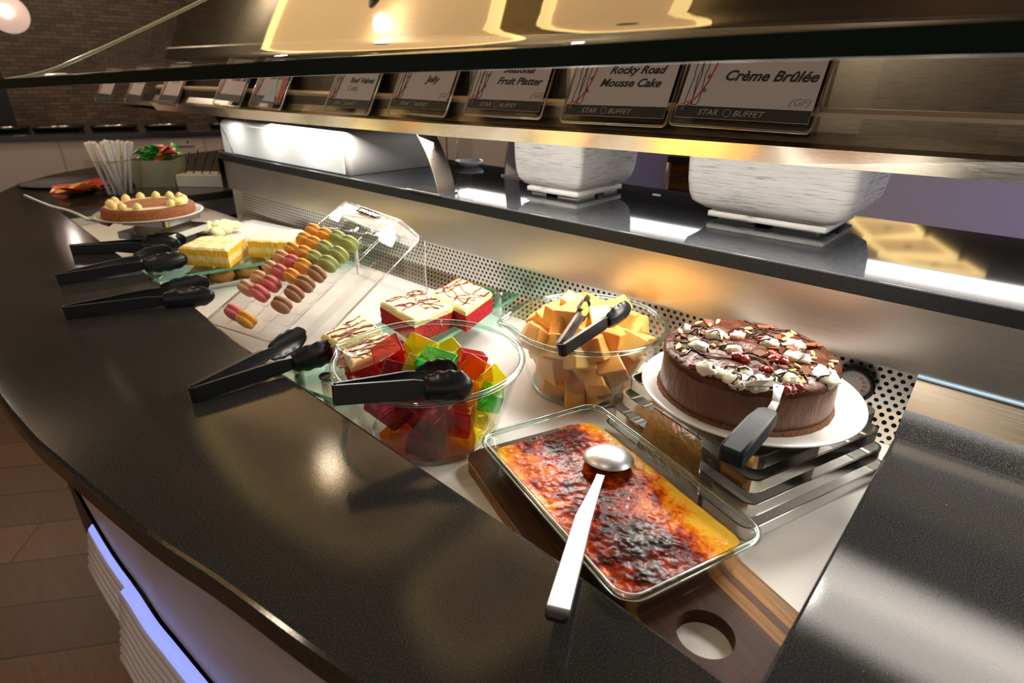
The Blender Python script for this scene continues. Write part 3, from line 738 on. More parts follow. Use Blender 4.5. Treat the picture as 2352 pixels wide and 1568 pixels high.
# ================================================================ DISPLAYED FOOD
# ---------------------------------------------------------------- glass mixing bowls
def bowl(cx, cy, R, zr, spout_a, label):
    t = thing('glass_bowl', label, 'bowl', (cx, cy, FL)); H = zr-FL
    def fn(r, z, a):
        d = (a-spout_a+pi) % (2*pi)-pi; k = math.exp(-(d/.17)**2)*max(0, (z/H-.80)/.2)
        return (r*(1+.13*k), z-.006*k)
    def P(s, th):        # outer profile, s 0..1
        return ((.70+.30*s**.82)*R-th, .006+(H-.006)*s)
    prof = [(0.001, .001), (.58*R, .001), (.66*R, .0005), (.695*R, .006)]+[P(s/12, 0) for s in range(1, 13)]
    prof += [P(1-s/12, .0035) for s in range(0, 12)]+[(.62*R, .0075), (0.001, .0075)]
    bb = B(); bb.lathe(prof, 72, fn=fn); bb.make('bowl_body', M['bowl_glass'], t)
    bb = B(); pts = []
    for j in range(96):
        a = 2*pi*j/96; r, z = fn(R, H, a); pts.append(Vector((r*cos(a), r*sin(a), z)))
    bb.tube(pts, .0052, 10, closed=True); bb.make('rolled_rim', M['rim_glass'], t)
    bb = B(); bb.tube([Vector((.668*R*cos(a), .668*R*sin(a), .0045)) for a in [2*pi*j/64 for j in range(64)]], .004, 8, closed=True); bb.make('foot_ring', M['rim_glass'], t)
    return t
JB = (-.669, .550, .1549-.004, .9745); MB = (-.578, .864, .1516-.004, .9695)
pj = at(795, 790, JB[3]); pm = at(1150, 735, MB[3])
bowl(*JB, math.atan2(pj.y-JB[1], pj.x-JB[0]), 'clear glass bowl of coloured jelly cubes, nearest the counter edge')
bowl(*MB, math.atan2(pm.y-MB[1], pm.x-MB[0]), 'clear glass bowl of orange melon chunks in front of the perforated vent')

def chunk(sx, sy, sz, rnd, skew=0):
    """eight-cornered block with uneven corners"""
    v = []
    for z in (-1, 1):
        for (x, y) in ((-1, -1), (1, -1), (1, 1), (-1, 1)):
            v.append((x*sx*(1+rnd.uniform(-skew, skew)), y*sy*(1+rnd.uniform(-skew, skew)), z*sz*(1+rnd.uniform(-skew, skew))))
    return v
CUBEF = [(0, 3, 2, 1), (4, 5, 6, 7), (0, 1, 5, 4), (1, 2, 6, 5), (2, 3, 7, 6), (3, 0, 4, 7)]
rj = R_(5)
def jcube(px, py, z, col, s, label, rot=None, shape=(1, 1, 1), grp=None):
    p = at(px, py, z); bb = B(); bb.add(chunk(s/2*shape[0], s/2*shape[1], s/2*shape[2], rj, .10), CUBEF)
    o = bb.make('jelly_cube', J[col], None, bevel=.0035, bseg=3); o.location = p
    o.rotation_euler = rot or (rj.uniform(-.6, .6), rj.uniform(-.6, .6), rj.uniform(0, 3))
    # keep inside the bowl
    d = Vector((p.x-JB[0], p.y-JB[1])); H = JB[3]-FL; sfrac = max(0, min(1, (z-FL)/H)); lim = (.70+.30*sfrac**.82)*JB[2]-.005-s*.60
    if d.length > lim: d = d.normalized()*lim; o.location = (JB[0]+d.x, JB[1]+d.y, z)
    return tag(o, label, 'jelly cube', grp or 'jelly cubes in the glass bowl')
jcube(905, 820, .948, 'red', .056, 'dark red jelly wedge against the left inside of the bowl above the tongs', (.5, -.5, .9), (1, .75, 1.05))
jcube(962, 812, .952, 'yellow', .052, 'bright yellow jelly cube at the back of the heap, left of the green one', (.35, .3, .5), (1.1, 1, .8))
jcube(1035, 815, .945, 'yellow', .044, 'small yellow jelly cube just behind the green one', (.2, -.4, 1.1))
jcube(1003, 838, .958, 'green', .052, 'green jelly cube on top of the heap', (.3, .15, .35), (1.15, .9, .75))
jcube(1080, 836, .945, 'red', .046, 'red jelly cube on the right of the heap behind the tong head', (-.3, .3, .9))
jcube(1090, 862, .942, 'orange', .044, 'orange jelly cube beside the right tong head', (.4, .2, .2))
jcube(950, 868, .940, 'olive', .050, 'olive jelly cube half hidden under the left tong head', (.2, .5, .7))
jcube(1122, 885, .935, 'yellow', .050, 'yellow jelly cube against the right inside wall of the bowl', (.3, .7, .2), (.8, .8, 1.25))
jcube(1133, 915, .925, 'green', .036, 'small green jelly piece against the right wall below the yellow cube', (.2, .3, .8))
jcube(1020, 870, .935, 'purple', .05, 'wine jelly cube under the tong heads', (.2, .3, .8))
jcube(905, 880, .930, 'purple', .052, 'wine jelly cube under the tong handle', (.6, .3, .8))
jcube(1052, 955, .897, 'red', .050, 'clear-edged red jelly cube pressed to the front right wall of the bowl', (.05, .08, .55))
jcube(985, 945, .905, 'purple', .055, 'large wine jelly cube at the front middle of the bowl', (.4, .5, .3))
jcube(895, 935, .908, 'purple', .054, 'wine jelly slab lying under the rim at the front left', (.15, .35, .2), (1.2, .9, .5))
jcube(1110, 940, .900, 'yellow', .050, 'yellow jelly cube low against the right wall', (.5, .1, .4), (.8, .9, 1.2))
jcube(1060, 915, .905, 'orange', .046, 'orange jelly cube behind the clear-edged red one', (.2, .1, .1))
jcube(930, 985, .872, 'yellow', .044, 'bright yellow jelly piece low at the front left', (.3, .2, .9), (1.1, .8, .6))
jcube(975, 1010, .862, 'purple', .050, 'dark wine jelly cube on the bowl bottom, front middle', (.05, .3, .5), (1, 1, .7))
jcube(1055, 1005, .864, 'orange', .048, 'orange jelly cube on the bowl bottom at the right', (.1, .1, .9), (1, 1, .8))
jcube(1015, 985, .872, 'olive', .046, 'olive jelly cube low between the wine and orange ones', (.3, .3, .3))
jcube(915, 1010, .866, 'orange', .040, 'orange jelly piece on the bowl bottom at the left', (.3, .2, .1))
jcube(1100, 985, .872, 'yellow', .044, 'yellow jelly cube on the bowl bottom at the far right', (.1, .5, .1))
for k, (px, py, z, col) in enumerate(((960, 900, .90, 'orange'), (1010, 905, .885, 'yellow'), (1040, 930, .868, 'purple'), (950, 945, .868, 'red'))):
    jcube(px, py, z, col, .046, f'{["orange","yellow","wine","red"][k]} jelly cube buried in the middle of the heap')

rm = R_(21); pts = []
# melon chunks: packed in the bowl, mounded a little above the rim
tries = 0
while len(pts) < 92 and tries < 40000:
    tries += 1
    z = FL+.028+rm.random()*.126
    a = rm.uniform(0, 2*pi); s_ = min(1, (z-FL)/(MB[3]-FL)); lim = (.70+.30*s_**.82)*MB[2]-.035
    if z > MB[3]-.022: lim = MB[2]-.042-(z-(MB[3]-.022))*1.4
    r = lim*math.sqrt(rm.random()); p = Vector((MB[0]+r*cos(a), MB[1]+r*sin(a), z))
    if z > MB[3]-.004 and (p.x-MB[0])*.6+(p.y-MB[1])*(-.4) > .03: continue
    if all((p-q).length > .0325 for q in pts): pts.append(p)
for k, p in enumerate(pts):
    bb = B(); s_ = .0242
    bb.add(chunk(s_*rm.uniform(.95, 1.4), s_*rm.uniform(.75, 1.0), s_*rm.uniform(.65, .95), rm, .28), CUBEF)
    o = bb.make('melon_chunk', M['melon'] if rm.random() < .55 else M['melon2'], None, bevel=.004, bseg=2); o.location = p
    o.rotation_euler = (rm.uniform(-.7, .7), rm.uniform(-.7, .7), rm.uniform(0, 6.3))
    if p.z > MB[3]-.012: lb = 'orange melon chunk on the top of the heap above the bowl rim'
    elif p.z > FL+.085: lb = 'orange melon chunk in the upper layer just under the bowl rim'
    elif p.z > FL+.055: lb = 'orange melon chunk in the middle layer seen through the bowl wall'
    else: lb = 'orange melon chunk on the bottom of the glass bowl'
    cx_ = (p-Vector((MB[0], MB[1], p.z))).dot(Vector((RT.x, RT.y, 0)).normalized()); cy_ = (p-Vector((MB[0], MB[1], p.z))).dot(Vector((FW.x, FW.y, 0)).normalized())
    side = ('left' if cx_ < -.045 else 'right' if cx_ > .045 else 'middle'); dep = ('front' if cy_ < -.035 else 'back' if cy_ > .035 else 'centre')
    if p.z > FL+.055: lb += ', '+dep+' '+side
    tag(o, lb, 'melon chunk', 'melon chunks in the glass bowl')

# ---------------------------------------------------------------- serving tongs
def tongs(rear, tipA, tipB, label, h=.027, headh=.050, hl=.36):
    """rear, tips: world points at mid height; A is the near arm"""
    mid = (tipA+tipB)/2; X = (mid-rear); L = X.length; X.normalize()
    S = (tipB-tipA); S = S-X*S.dot(X); sp = S.length/2; Y = S.normalized(); Zv = X.cross(Y).normalized()
    if Zv.z < 0: Y = -Y; Zv = -Zv; sgn = -1
    else: sgn = 1
    t = thing('serving_tongs', label, 'tongs', mw=frame(X, Y, Zv, rear), group=None)
    g0 = .0085
    for side, spread in ((-1, sp), (1, sp)):
        def cy(x): return side*(g0+(spread-g0)*(x/L)**1.05)
        # channel-section arm
        n = 14; R = []
        for i in range(n+1):
            x = .002+(L*(1-hl)+.012)*i/n; hh = h/2*(1.0 if i < n-3 else 1-.10*(i-n+3)); y = cy(x); th = .0022; d = .0065
            q = [(y, -hh), (y-side*d, -hh), (y-side*d, -hh+th), (y-side*th, -hh+th), (y-side*th, hh-th), (y-side*d, hh-th), (y-side*d, hh), (y, hh)]
            R.append([Vector((x, a, c)) for a, c in (q if side < 0 else q[::-1])])
        bb = B(); bb.rings(R, True, True, 0, False); arm = bb.make('arm', M['tong'], t, bevel=.0009)
        # scalloped head
        nu, nv = 26, 12; vs = []
        x0 = L*(1-hl); x1 = L
        for i in range(nu+1):
            u = i/nu; q_ = abs(2*(.10+.90*u)**1.15-1); prf = max(.0, 1-q_**2.7)**.5; prf = max(prf, .46) if u < .3 else max(prf, .16)
            for j in range(nv+1):
                v = -1+2*j/nv; wv = headh/2*prf*(1+.05*math.sin(u*26)*abs(v)**3)
                dep = .013*(1-v*v)*sin(pi*min(1, u*.86+.12))**.6
                x = x0+(x1-x0)*u; vs.append((x, cy(x)+side*(dep-.004), v*wv))
        bb = B(); mm = nv+1
        bb.add(vs, [(i*mm+j, (i+1)*mm+j, (i+1)*mm+j+1, i*mm+j+1) for i in range(nu) for j in range(nv)], 0, True)
        bb.make('scalloped_head', M['tong'], arm, solid=.0022)
    bb = B(); n = 10; R = []
    for i in range(n+1):
        a = -pi/2+pi*i/n; y = g0*sin(a)*1.03; x = -.006*cos(a)+.003; k = .0026
        R.append([Vector((x, y, -h/2)), Vector((x+k*cos(a), y-k*sin(a), -h/2)), Vector((x+k*cos(a), y-k*sin(a), h/2)), Vector((x, y, h/2))])
    bb.rings(R, True, True, 0, False); bb.make('hinge_bend', M['tong'], t, bevel=.0008)
    return t
tz = CT+.0145
tongs(at(441, 905, tz), at(783, 800, tz+.006), at(703, 765, tz+.006), 'black plastic tongs lying on the granite between the macaron stand and the jelly bowl')
tongs(at(150, 716, tz), at(505, 675, tz+.006), at(470, 648, tz+.006), 'black plastic tongs on the granite, nearest of the three at the left')
tongs(at(133, 640, tz), at(428, 595, tz+.006), at(398, 574, tz+.006), 'black plastic tongs on the granite, middle one of the three at the left')
tongs(at(165, 572, tz), at(430, 561, tz+.006), at(415, 549, tz+.006), 'black plastic tongs on the granite, farthest of the three at the left')
tongs(at(768, 905, .993), at(1116, 882, .990), at(1022, 855, .978), 'black plastic tongs laid across the rim of the jelly bowl', h=.029, headh=.048)
tongs(at(1288, 803, .987), at(1450, 705, 1.022), at(1352, 688, 1.016), 'black plastic tongs laid on the melon in the glass bowl', h=.023, headh=.038, hl=.36)

# ---------------------------------------------------------------- red velvet cake on green glass tray
TR = radians(12)
def glass_tray(cx, cy, hx, hy, rz, label, feet, z=.897):
    t = thing('glass_tray', label, 'glass tray', (cx, cy, FL), rz, group=None); H = z-FL
    bb = B(); n = 24; vs = []; 
    for j in range(2):
        for (x, y) in ((-hx, -hy), (hx, -hy), (hx, hy), (-hx, hy)): vs.append((x, y, H-.008+.008*j))
    bb.add(vs, [(0, 3, 2, 1), (4, 5, 6, 7)]); bb.make('glass_plate', M['tray_glass'], t)
    bb = B(); bb.add(vs, [(0, 1, 5, 4), (1, 2, 6, 5), (2, 3, 7, 6), (3, 0, 4, 7)])
    bb.make('glass_edge', M['tray_edge'], t)
    for (x, y) in feet:
        bb = B(); bb.lathe([(.0001, 0), (.0095, 0), (.0095, H-.008), (.0001, H-.008)], 20, (x, y, 0), smooth=False); bb.make('foot', M['chrome'], t)
        bb = B(); bb.lathe([(.0001, 0), (.012, 0), (.012, .004), (.0112, .005), (.0001, .005)], 24, (x, y, H), smooth=False); bb.make('foot_cap', M['chrome'], t)
    return t
c1 = at(748, 863, .90); c2 = at(683, 838, .90); c3 = at(1148, 672, .897)
ctr = Vector((-.925, .722, 0))
def loc_(p, c, rz): d = Matrix.Rotation(-rz, 2) @ Vector((p.x-c.x, p.y-c.y)); return (d.x, d.y)
glass_tray(ctr.x, ctr.y, .085, .305, TR, 'long green-edged textured glass tray under the red velvet cake', [loc_(c1, ctr, TR), loc_(c2, ctr, TR), loc_(c3, ctr, TR), (-.065, .28)])
def quadslab(name, corners, z0, z1, label, cuts=(1, 1), mats=('sponge_red', 'icing'), layer=.70, driz=True, seed=1, cat='cake'):
    """corners: 4 world xy of the top, near-left, near-right, far-right, far-left"""
    P = [Vector((c.x, c.y)) for c in corners]; cen = sum(P, Vector((0, 0)))/4; rnd = R_(seed)
    t = thing(name, label, cat, (cen.x, cen.y, z0))
    def pt(u, v): a = P[0].lerp(P[1], u); b_ = P[3].lerp(P[2], u); q = a.lerp(b_, v)-cen; return q
    H = z1-z0; n = 28
    def block(za, zb_, mat_, nm, grow, topf):
        bb = B(); vs = []; uv = []; m1 = n+1
        for j in range(m1):
            for i in range(m1):
                q = pt(i/n, j/n)*grow; vs.append(Vector((q.x, q.y, zb_+topf(i/n, j/n)))); uv.append((0, 1))
        fs = [(j*m1+i, j*m1+i+1, (j+1)*m1+i+1, (j+1)*m1+i) for j in range(n) for i in range(n)]
        bb.add(vs, fs, 0, True)
        edge = [(i, 0) for i in range(n)]+[(n, j) for j in range(n)]+[(n-i, n) for i in range(n)]+[(0, n-j) for j in range(n)]
        R = []
        K = 5
        for k in range(K+1):
            ring = []
            for (i, j) in edge:
                q = pt(i/n, j/n)*grow; top = zb_+topf(i/n, j/n); z = za+(top-za)*k/K
                w_ = .0030*noise.noise(Vector((q.x*160, q.y*160, z*200)))if 0 < k < K else 0
                q2 = q*(1+w_/max(.01, q.length)); ring.append(Vector((q2.x, q2.y, z)))
            R.append(ring)
        ne = len(edge); bb.rings(R, True, False, 1 if len(mat_) > 1 else 0, False, True, [(e/ne, k/K) for k in range(K+1) for e in range(ne)])
        bb.make(nm, mat_, t)
    def groove(u, v):
        g = 0
        for k in range(1, cuts[0]+1): g = max(g, math.exp(-((u-k/(cuts[0]+1))/.018)**2))
        for k in range(1, cuts[1]+1): g = max(g, math.exp(-((v-k/(cuts[1]+1))/.018)**2))
        ed = min(u, 1-u, v, 1-v); rr = -.006*max(0, 1-ed/.05)**2
        return rr-.0035*g+.0018*noise.noise(Vector((u*9, v*9, seed)))
    if len(mats) == 2 and driz:
        block(0, H*layer, [M[mats[0]]], 'sponge_layer', 1.0, lambda u, v: 0)
        block(H*layer, H, [M[mats[1]]], 'icing_layer', .985, groove)
        bb = B()
        for k in range(6):
            u0 = rnd.uniform(-.15, .85); pts_ = []; 
            for s_ in range(15):
                v = s_/14; u = u0+.22*v+.05*sin(v*9+k)+.02*rnd.uniform(-1, 1)
                if 0.02 < u < .98: q = pt(u, .02+.96*v); pts_.append(Vector((q.x*.985, q.y*.985, H+groove(u, v)+.0008)))
            if len(pts_) > 3: bb.tube(pts_, [.0014+.0010*rnd.random() for _ in pts_], 6, flat=.7)
        for k in range(3):
            v0 = rnd.uniform(.1, .8); pts_ = []
            for s_ in range(12):
                u = .05+.9*s_/11; v = v0+.12*sin(u*6+k); q = pt(u, min(.97, max(.03, v))); pts_.append(Vector((q.x*.985, q.y*.985, H+groove(u, v)+.0008)))
            bb.tube(pts_, .0010, 6, flat=.7)
        bb.make('drizzle', M['drizzle'], t)
    else:
        block(0, H, [M[mats[1]], M[mats[0]]], 'layered_block', 1.0, groove)
    return t
zt = .897; zh = zt+.050
quadslab('red_velvet_cake', [at(985, 672, zh), at(1070, 712, zh), at(1131, 668, zh), at(1053, 634, zh)], zt, zh, 'red velvet cake block at the back end of the glass tray', (1, 1), seed=3)
quadslab('red_velvet_cake', [at(871, 690, zh), at(952, 738, zh), at(1042, 700, zh), at(963, 659, zh)], zt, zh, 'red velvet cake block in the middle of the glass tray', (1, 1), seed=8)
quadslab('red_velvet_cake', [at(735, 768, zh), at(775, 790, zh), at(876, 752, zh), at(832, 722, zh)], zt, zh, 'red velvet cake piece beside the scalloped tong heads', (1, 0), seed=5)
quadslab('red_velvet_cake', [at(785, 800, zh), at(805, 838, zh), at(925, 795, zh), at(890, 760, zh)], zt, zh, 'red velvet cake piece seen through the left side of the jelly bowl', (1, 0), seed=9)

# ---------------------------------------------------------------- macaron stand
SA = radians(12)
ux = Vector((cos(SA), sin(SA), 0)); slope = radians(22.4)
uy = Vector((-sin(SA)*cos(slope), cos(SA)*cos(slope), sin(slope))); un = ux.cross(uy).normalized()
P0 = Vector((0, .43, FL+.004)); nn = Vector((0, -.208, .505)).normalized()
org = onplane(488, 724, P0, nn)
# plane through the stand: use the rotated frame, origin on the left edge near the bottom
base = org-uy*.07
base = base+Vector((0, 0, FL+.004-base.z))*0
SW = .345; SL = .575
FRM = frame(ux, uy, un, base)
stand = thing('macaron_display_stand', 'sloping clear acrylic stand holding a plastic tray of macarons', 'display stand', mw=FRM)
bb = B()
cc = .05
SP = [(0, 0), (SW, 0), (SW, SL-.115), (SW-.012, SL-.098), (SW-.125, SL-.045), (0, SL)]
bb.prism(SP, -.003, 0); bb.make('sloping_panel', M['acrylic'], stand)
bb = B(); e = .0028
bb.tube([Vector((p[0], p[1], 0)) for p in SP], e, 6, closed=True)
bb.make('panel_edge', M['acrylic_edge'], stand)
iv = FRM.inverted()
def wl(p): return iv @ p
tl = FRM @ Vector((0, SL, 0)); tm = FRM @ Vector((SW-.125, SL-.045, 0)); tr = FRM @ Vector((SW, SL-.11, 0)); hx_ = Vector((-sin(SA)*.018, cos(SA)*.018, -.006))
bb = B(); bot = lambda v: Vector((v.x, v.y, FL+.001))
top_ = [tl, tm, tr]; mid_ = [v+hx_ for v in top_]; vs = [wl(v) for v in top_+mid_+[bot(v) for v in mid_]]
bb.add(vs, [(0, 1, 4, 3), (1, 2, 5, 4), (3, 4, 7, 6), (4, 5, 8, 7)])
bb.make('back_panel', M['acrylic'], stand)
bb = B(); bb.tube([wl(v) for v in (bot(tl+hx_), tl+hx_, tm+hx_, tr+hx_, bot(tr+hx_))], .0030, 6); bb.make('back_edge', M['acrylic_edge'], stand)
# side channel and empty divider ribs above the tray
bb = B()
for k in range(1, 5):
    x = .05+(SW-.10)*k/5
    ye = SL-.035-.18*max(0, x-.12); bb.add([Vector((x, ye-.11, 0)), Vector((x, ye, 0)), Vector((x, ye, .014)), Vector((x, ye-.11, .014))], [(0, 1, 2, 3)])
bb.add([Vector((SW-.035, .0, 0)), Vector((SW-.035, SL-.115, 0)), Vector((SW-.035, SL-.115, .022)), Vector((SW-.035, 0, .022))], [(0, 1, 2, 3)])
bb.make('divider_rib', M['acrylic'], stand, solid=.0025)
sgn = thing('brand_label_strip', 'small black label reading STAR BUFFET on top of the acrylic macaron stand', 'label', mw=FRM @ Matrix.Translation((.075, SL-.040, .0035)) @ Matrix.Rotation(radians(-12), 4, 'Z'))
bb = B(); bb.box(0, .085, 0, .021, 0, .001); bb.make('label_plate', mat('matt_black_label', (.008, .008, .009), .95, spec=.05), sgn)
text('STAR', .0135, M['white_text'], sgn, Matrix.Translation((.006, .006, .0012)), 'label_lettering', .2, .0005)
text('BUFFET', .0135, M['white_text'], sgn, Matrix.Translation((.041, .006, .0012)), 'label_lettering', .2, .0005)
bb = B(); bb.tube([Vector((.0375+.002*cos(a), .0105+.0045*sin(a), .0013)) for a in [2*pi*k/14 for k in range(14)]], .0005, 4, closed=True); bb.make('label_emblem', M['ink_red'], sgn)
# clear moulded tray
tray = thing('macaron_tray', 'clear moulded plastic tray with rows of slots lying on the sloping stand', 'tray', mw=FRM @ Matrix.Translation((0, 0, .002)))
tx0, tx1, ty0, ty1 = .028, .262, .035, .492
bb = B(); NXg, NYg = 64, 120; vs = []; m1 = NXg+1
for j in range(NYg+1):
    for i in range(m1):
        x = tx0+(tx1-tx0)*i/NXg; y = ty0+(ty1-ty0)*j/NYg
        u = (x-tx0-.012)/(tx1-tx0-.024)*4; v = (y-ty0-.012)/.0385
        ins = 0 < u < 4 and 0 < v < 11.2
        d = 0
        if ins: d = .011*min(1, 5*min(u % 1, 1-u % 1))*min(1, 5*min(v % 1, 1-v % 1))
        vs.append((x, y, .016-d))
bb.add(vs, [(j*m1+i, j*m1+i+1, (j+1)*m1+i+1, (j+1)*m1+i) for j in range(NYg) for i in range(NXg)], 0, True); bb.make('moulded_insert', M['insert'], tray)
bb = B(); bb.tube([Vector((p.x, p.y, .017)) for p in rrect((tx1-tx0)/2, (ty1-ty0)/2, .02, 0, 5, (tx0+tx1)/2, (ty0+ty1)/2)], .0016, 6, closed=True); bb.make('tray_rim', M['acrylic_edge'], tray)
mrows = [[(721, 532, 'y'), (748, 542, 'y'), (778, 548, 'g'), (803, 560, 'g')], [(701, 552, 'y'), (723, 561, 'y'), (749, 571, 'g'), (780, 585, 'g')], [(674, 575, 'y'), (701, 583, 'y'), (724, 594, 'g'), (755, 606, 'g')],
         [(649, 594, 't'), (673, 604, 'p'), (698, 613, 'y'), (728, 629, 'b')], [(624, 617, 't'), (646, 626, 'p'), (673, 636, 'y'), (701, 652, 'b')], [(598, 640, 't'), (624, 652, 'p'), (676, 674, 'b')],
         [(568, 662, 't'), (598, 674, 'p'), (647, 700, 'b')], [(539, 718, 'p'), (566, 734, 'y')]]
MR = .0225; meshes = {}
def mac_mesh(k):
    root = thing('macaron', 'x', 'macaron', group='macarons in the clear tray')
    for s_ in (-1, 1):
        bb = B(); bb.lathe([(MR*.93, .0026), (MR*1.0, .0034), (MR*1.02, .0055), (MR*.99, .0085), (MR*.86, .0120), (MR*.6, .0142), (MR*.3, .0150), (.0002, .0152)], 28,
                 M_=Matrix.Diagonal((1, 1, s_)) if False else Matrix(((1, 0, 0), (0, 1, 0), (0, 0, s_))), fn=lambda r, z, a: (r*(1+(.02*noise.noise(Vector((cos(a)*6, sin(a)*6, z*300))) if z < .006 else 0)), z))
        bb.make('shell', MAC[k], root)
    bb = B(); bb.lathe([(.0002, -.003), (MR*.95, -.003), (MR*.99, -.001), (MR*.97, .001), (MR*.94, .003), (.0002, .003)], 28, fn=lambda r, z, a: (r*(1+.035*noise.noise(Vector((cos(a)*8, sin(a)*8, z*900)))), z))
    bb.make('filling', MACF[k], root); return root
protos = {}
rown = ['top', 'second', 'third', 'fourth', 'fifth', 'sixth', 'seventh', 'bottom']; coln = {'y': 'orange-yellow', 'g': 'green', 't': 'tan', 'p': 'pink', 'b': 'brown'}
rmx = R_(4)
for ri, row in enumerate(mrows):
    for ci, (px, py, k) in enumerate(row):
        p = onplane(px, py, base+un*.030, un)
        same = [c for c in row if c[2] == k]; side = ''
        if len(same) == 2: side = 'left ' if same[0][0] == px else 'right '
        lb = f'{side}{coln[k]} macaron in the {rown[ri]} row of the sloping tray'
        if k in protos: r = copy_tree(protos[k], lb)
        else: r = mac_mesh(k); r['label'] = lb; protos[k] = r
        tl_ = radians(rmx.uniform(-7, 7)); ax = (uy*cos(radians(12))+un*sin(radians(12))).normalized(); ax = (ax+ux*sin(tl_)).normalized()
        xx = ux-ax*ux.dot(ax); xx.normalize(); yy = ax.cross(xx)
        r.matrix_world = frame(xx, yy, ax, p)

# ---------------------------------------------------------------- vanilla slices on glass tray
vz = .902
va = at(370, 640, vz); vb = at(640, 596, vz); dirv = (vb-va).normalized(); rzv = math.atan2(-dirv.x, dirv.y)
vc = va+Vector((dirv.x, dirv.y, 0))*.27+Vector((-dirv.y, dirv.x, 0))*.10
glass_tray(vc.x, vc.y, .10, .29, rzv, 'green-edged textured glass tray under the two vanilla slices', [(.087, -.275), (-.087, -.275), (.087, .275), (-.087, .275)], z=vz)
vt = vz+.052
quadslab('vanilla_slice', [at(408, 566, vt), at(521, 573, vt), at(562, 541, vt), at(462, 541, vt)], vz, vt, 'yellow layered vanilla slice at the left on the glass tray', (2, 1), ('slice', 'slice_top'), driz=False, seed=2, cat='cake slice')
quadslab('vanilla_slice', [at(566, 550, vt), at(671, 553, vt), at(697, 526, vt), at(597, 525, vt)], vz, vt, 'yellow layered vanilla slice beside the macaron stand', (2, 1), ('slice', 'slice_top'), driz=False, seed=4, cat='cake slice')
# profiteroles on an oblong plate below
pc = (at(400, 632, FL+.02)+at(640, 610, FL+.02))/2
plate = thing('oblong_plate', 'white oblong plate of choux puffs under the green-edged glass tray', 'plate', (vc.x, vc.y, FL), rzv)
bb = B(); bb.rings([rrect(.055, .215, .02, .0), rrect(.066, .232, .03, .014), rrect(.069, .236, .03, .016), rrect(.066, .232, .028, .017), rrect(.052, .21, .02, .005)], True, True); bb.make('plate_body', M['china'], plate)
Mv = Matrix.Translation((vc.x, vc.y, FL)) @ Matrix.Rotation(rzv, 4, 'Z')
rp = R_(3); kk = 0
names_ = ['nearest', 'second', 'third', 'fourth', 'fifth', 'sixth']
for j in range(6):
    p = Mv @ Vector((.030, -.185+.072*j, .029))
    t = thing('choux_puff', f'golden choux puff on the oblong plate under the glass tray, {names_[j]} from the left end', 'pastry', p, group='choux puffs on the oblong plate')
    bb = B(); bb.ball((0, 0, 0), (.033, .033, .021), 20, 12, jit=.28, seed=j+1, fr=2.6); bb.make('choux_shell', M['choux'], t)
    bb = B(); bb.ball((.004, .0, .019), (.019, .018, .007), 14, 8, jit=.4, seed=j+9, fr=3); bb.make('chocolate_topping', M['choc_dark'], t)
for j in range(5):
    p = Mv @ Vector((-.032, -.15+.075*j, .029))
    t = thing('choux_puff', 'golden choux puff in the back row on the oblong plate', 'pastry', p, group='choux puffs on the oblong plate')
    bb = B(); bb.ball((0, 0, 0), (.033, .033, .022), 16, 10, jit=.28, seed=j+21, fr=2.6); bb.make('choux_shell', M['choux'], t)
    bb = B(); bb.ball((.0, .0, .019), (.018, .018, .006), 12, 8, jit=.4, seed=j+29, fr=3); bb.make('chocolate_topping', M['choc_dark'], t)
# pale crumble dessert on a flat plate behind
q = [at(440, 528, FL+.055), at(640, 540, FL+.055), at(610, 520, FL+.055)]
fp = thing('flat_plate', 'flat white plate of pale crumbly dessert behind the vanilla slices', 'plate', (-2.03, .90, FL), radians(8))
bb = B(); bb.rings([rrect(.14, .10, .01, .040), rrect(.16, .12, .02, .050), rrect(.158, .118, .02, .053), rrect(.14, .10, .01, .046)], True, True); bb.make('plate_body', M['china'], fp)
bb = B(); bb.lathe([(.05, 0), (.05, .041)], 24, cap0=True, cap1=True); bb.make('plate_foot', M['china'], fp)
o = B()
for k in range(15):
    a = rp.uniform(0, 6.3); r = .055*math.sqrt(rp.random()); o.ball((r*cos(a)*1.3, r*sin(a), .016+.016*(1-r/.06)), (rp.uniform(.016, .026),)*2+(rp.uniform(.010, .018),), 12, 8, jit=.3, seed=k, fr=2.5)
cr = o.make('pale_crumble', M['cream_pale']); cp_ = at(512, 519, FL+.075); cr.location = (cp_.x, cp_.y, FL+.05)
tag(cr, 'heap of pale yellow crumble on the flat white plate behind the slices', 'dessert')

# ---------------------------------------------------------------- stacked-loop steel risers
def riser(cx, cy, side, rz, ztop, label, nl=4, gap=.030, grow=.008):
    t = thing('steel_riser', label, 'riser', (cx, cy, FL), rz)
    for k in range(nl):
        zc = ztop-FL-.020-k*gap*1.0; hs = side/2+grow*k
        if zc < .0: zc = 0
        ring_o = rrect(hs, hs, .016, 0, 5); ring_i = rrect(hs-.003, hs-.003, .014, 0, 5); bb = B(); n = len(ring_o); hgt = .019
        vs = [(p.x, p.y, zc) for p in ring_o]+[(p.x, p.y, zc+hgt) for p in ring_o]+[(p.x, p.y, zc) for p in ring_i]+[(p.x, p.y, zc+hgt) for p in ring_i]
        fs = []
        for i in range(n):
            j = (i+1) % n; fs += [(i, j, n+j, n+i), (2*n+j, 2*n+i, 3*n+i, 3*n+j), (n+i, n+j, 3*n+j, 3*n+i), (i, 2*n+i, 2*n+j, j)]
        bb.add(vs, fs, 0, False); bb.make('loop_bar', M['chrome'], t)
    return t
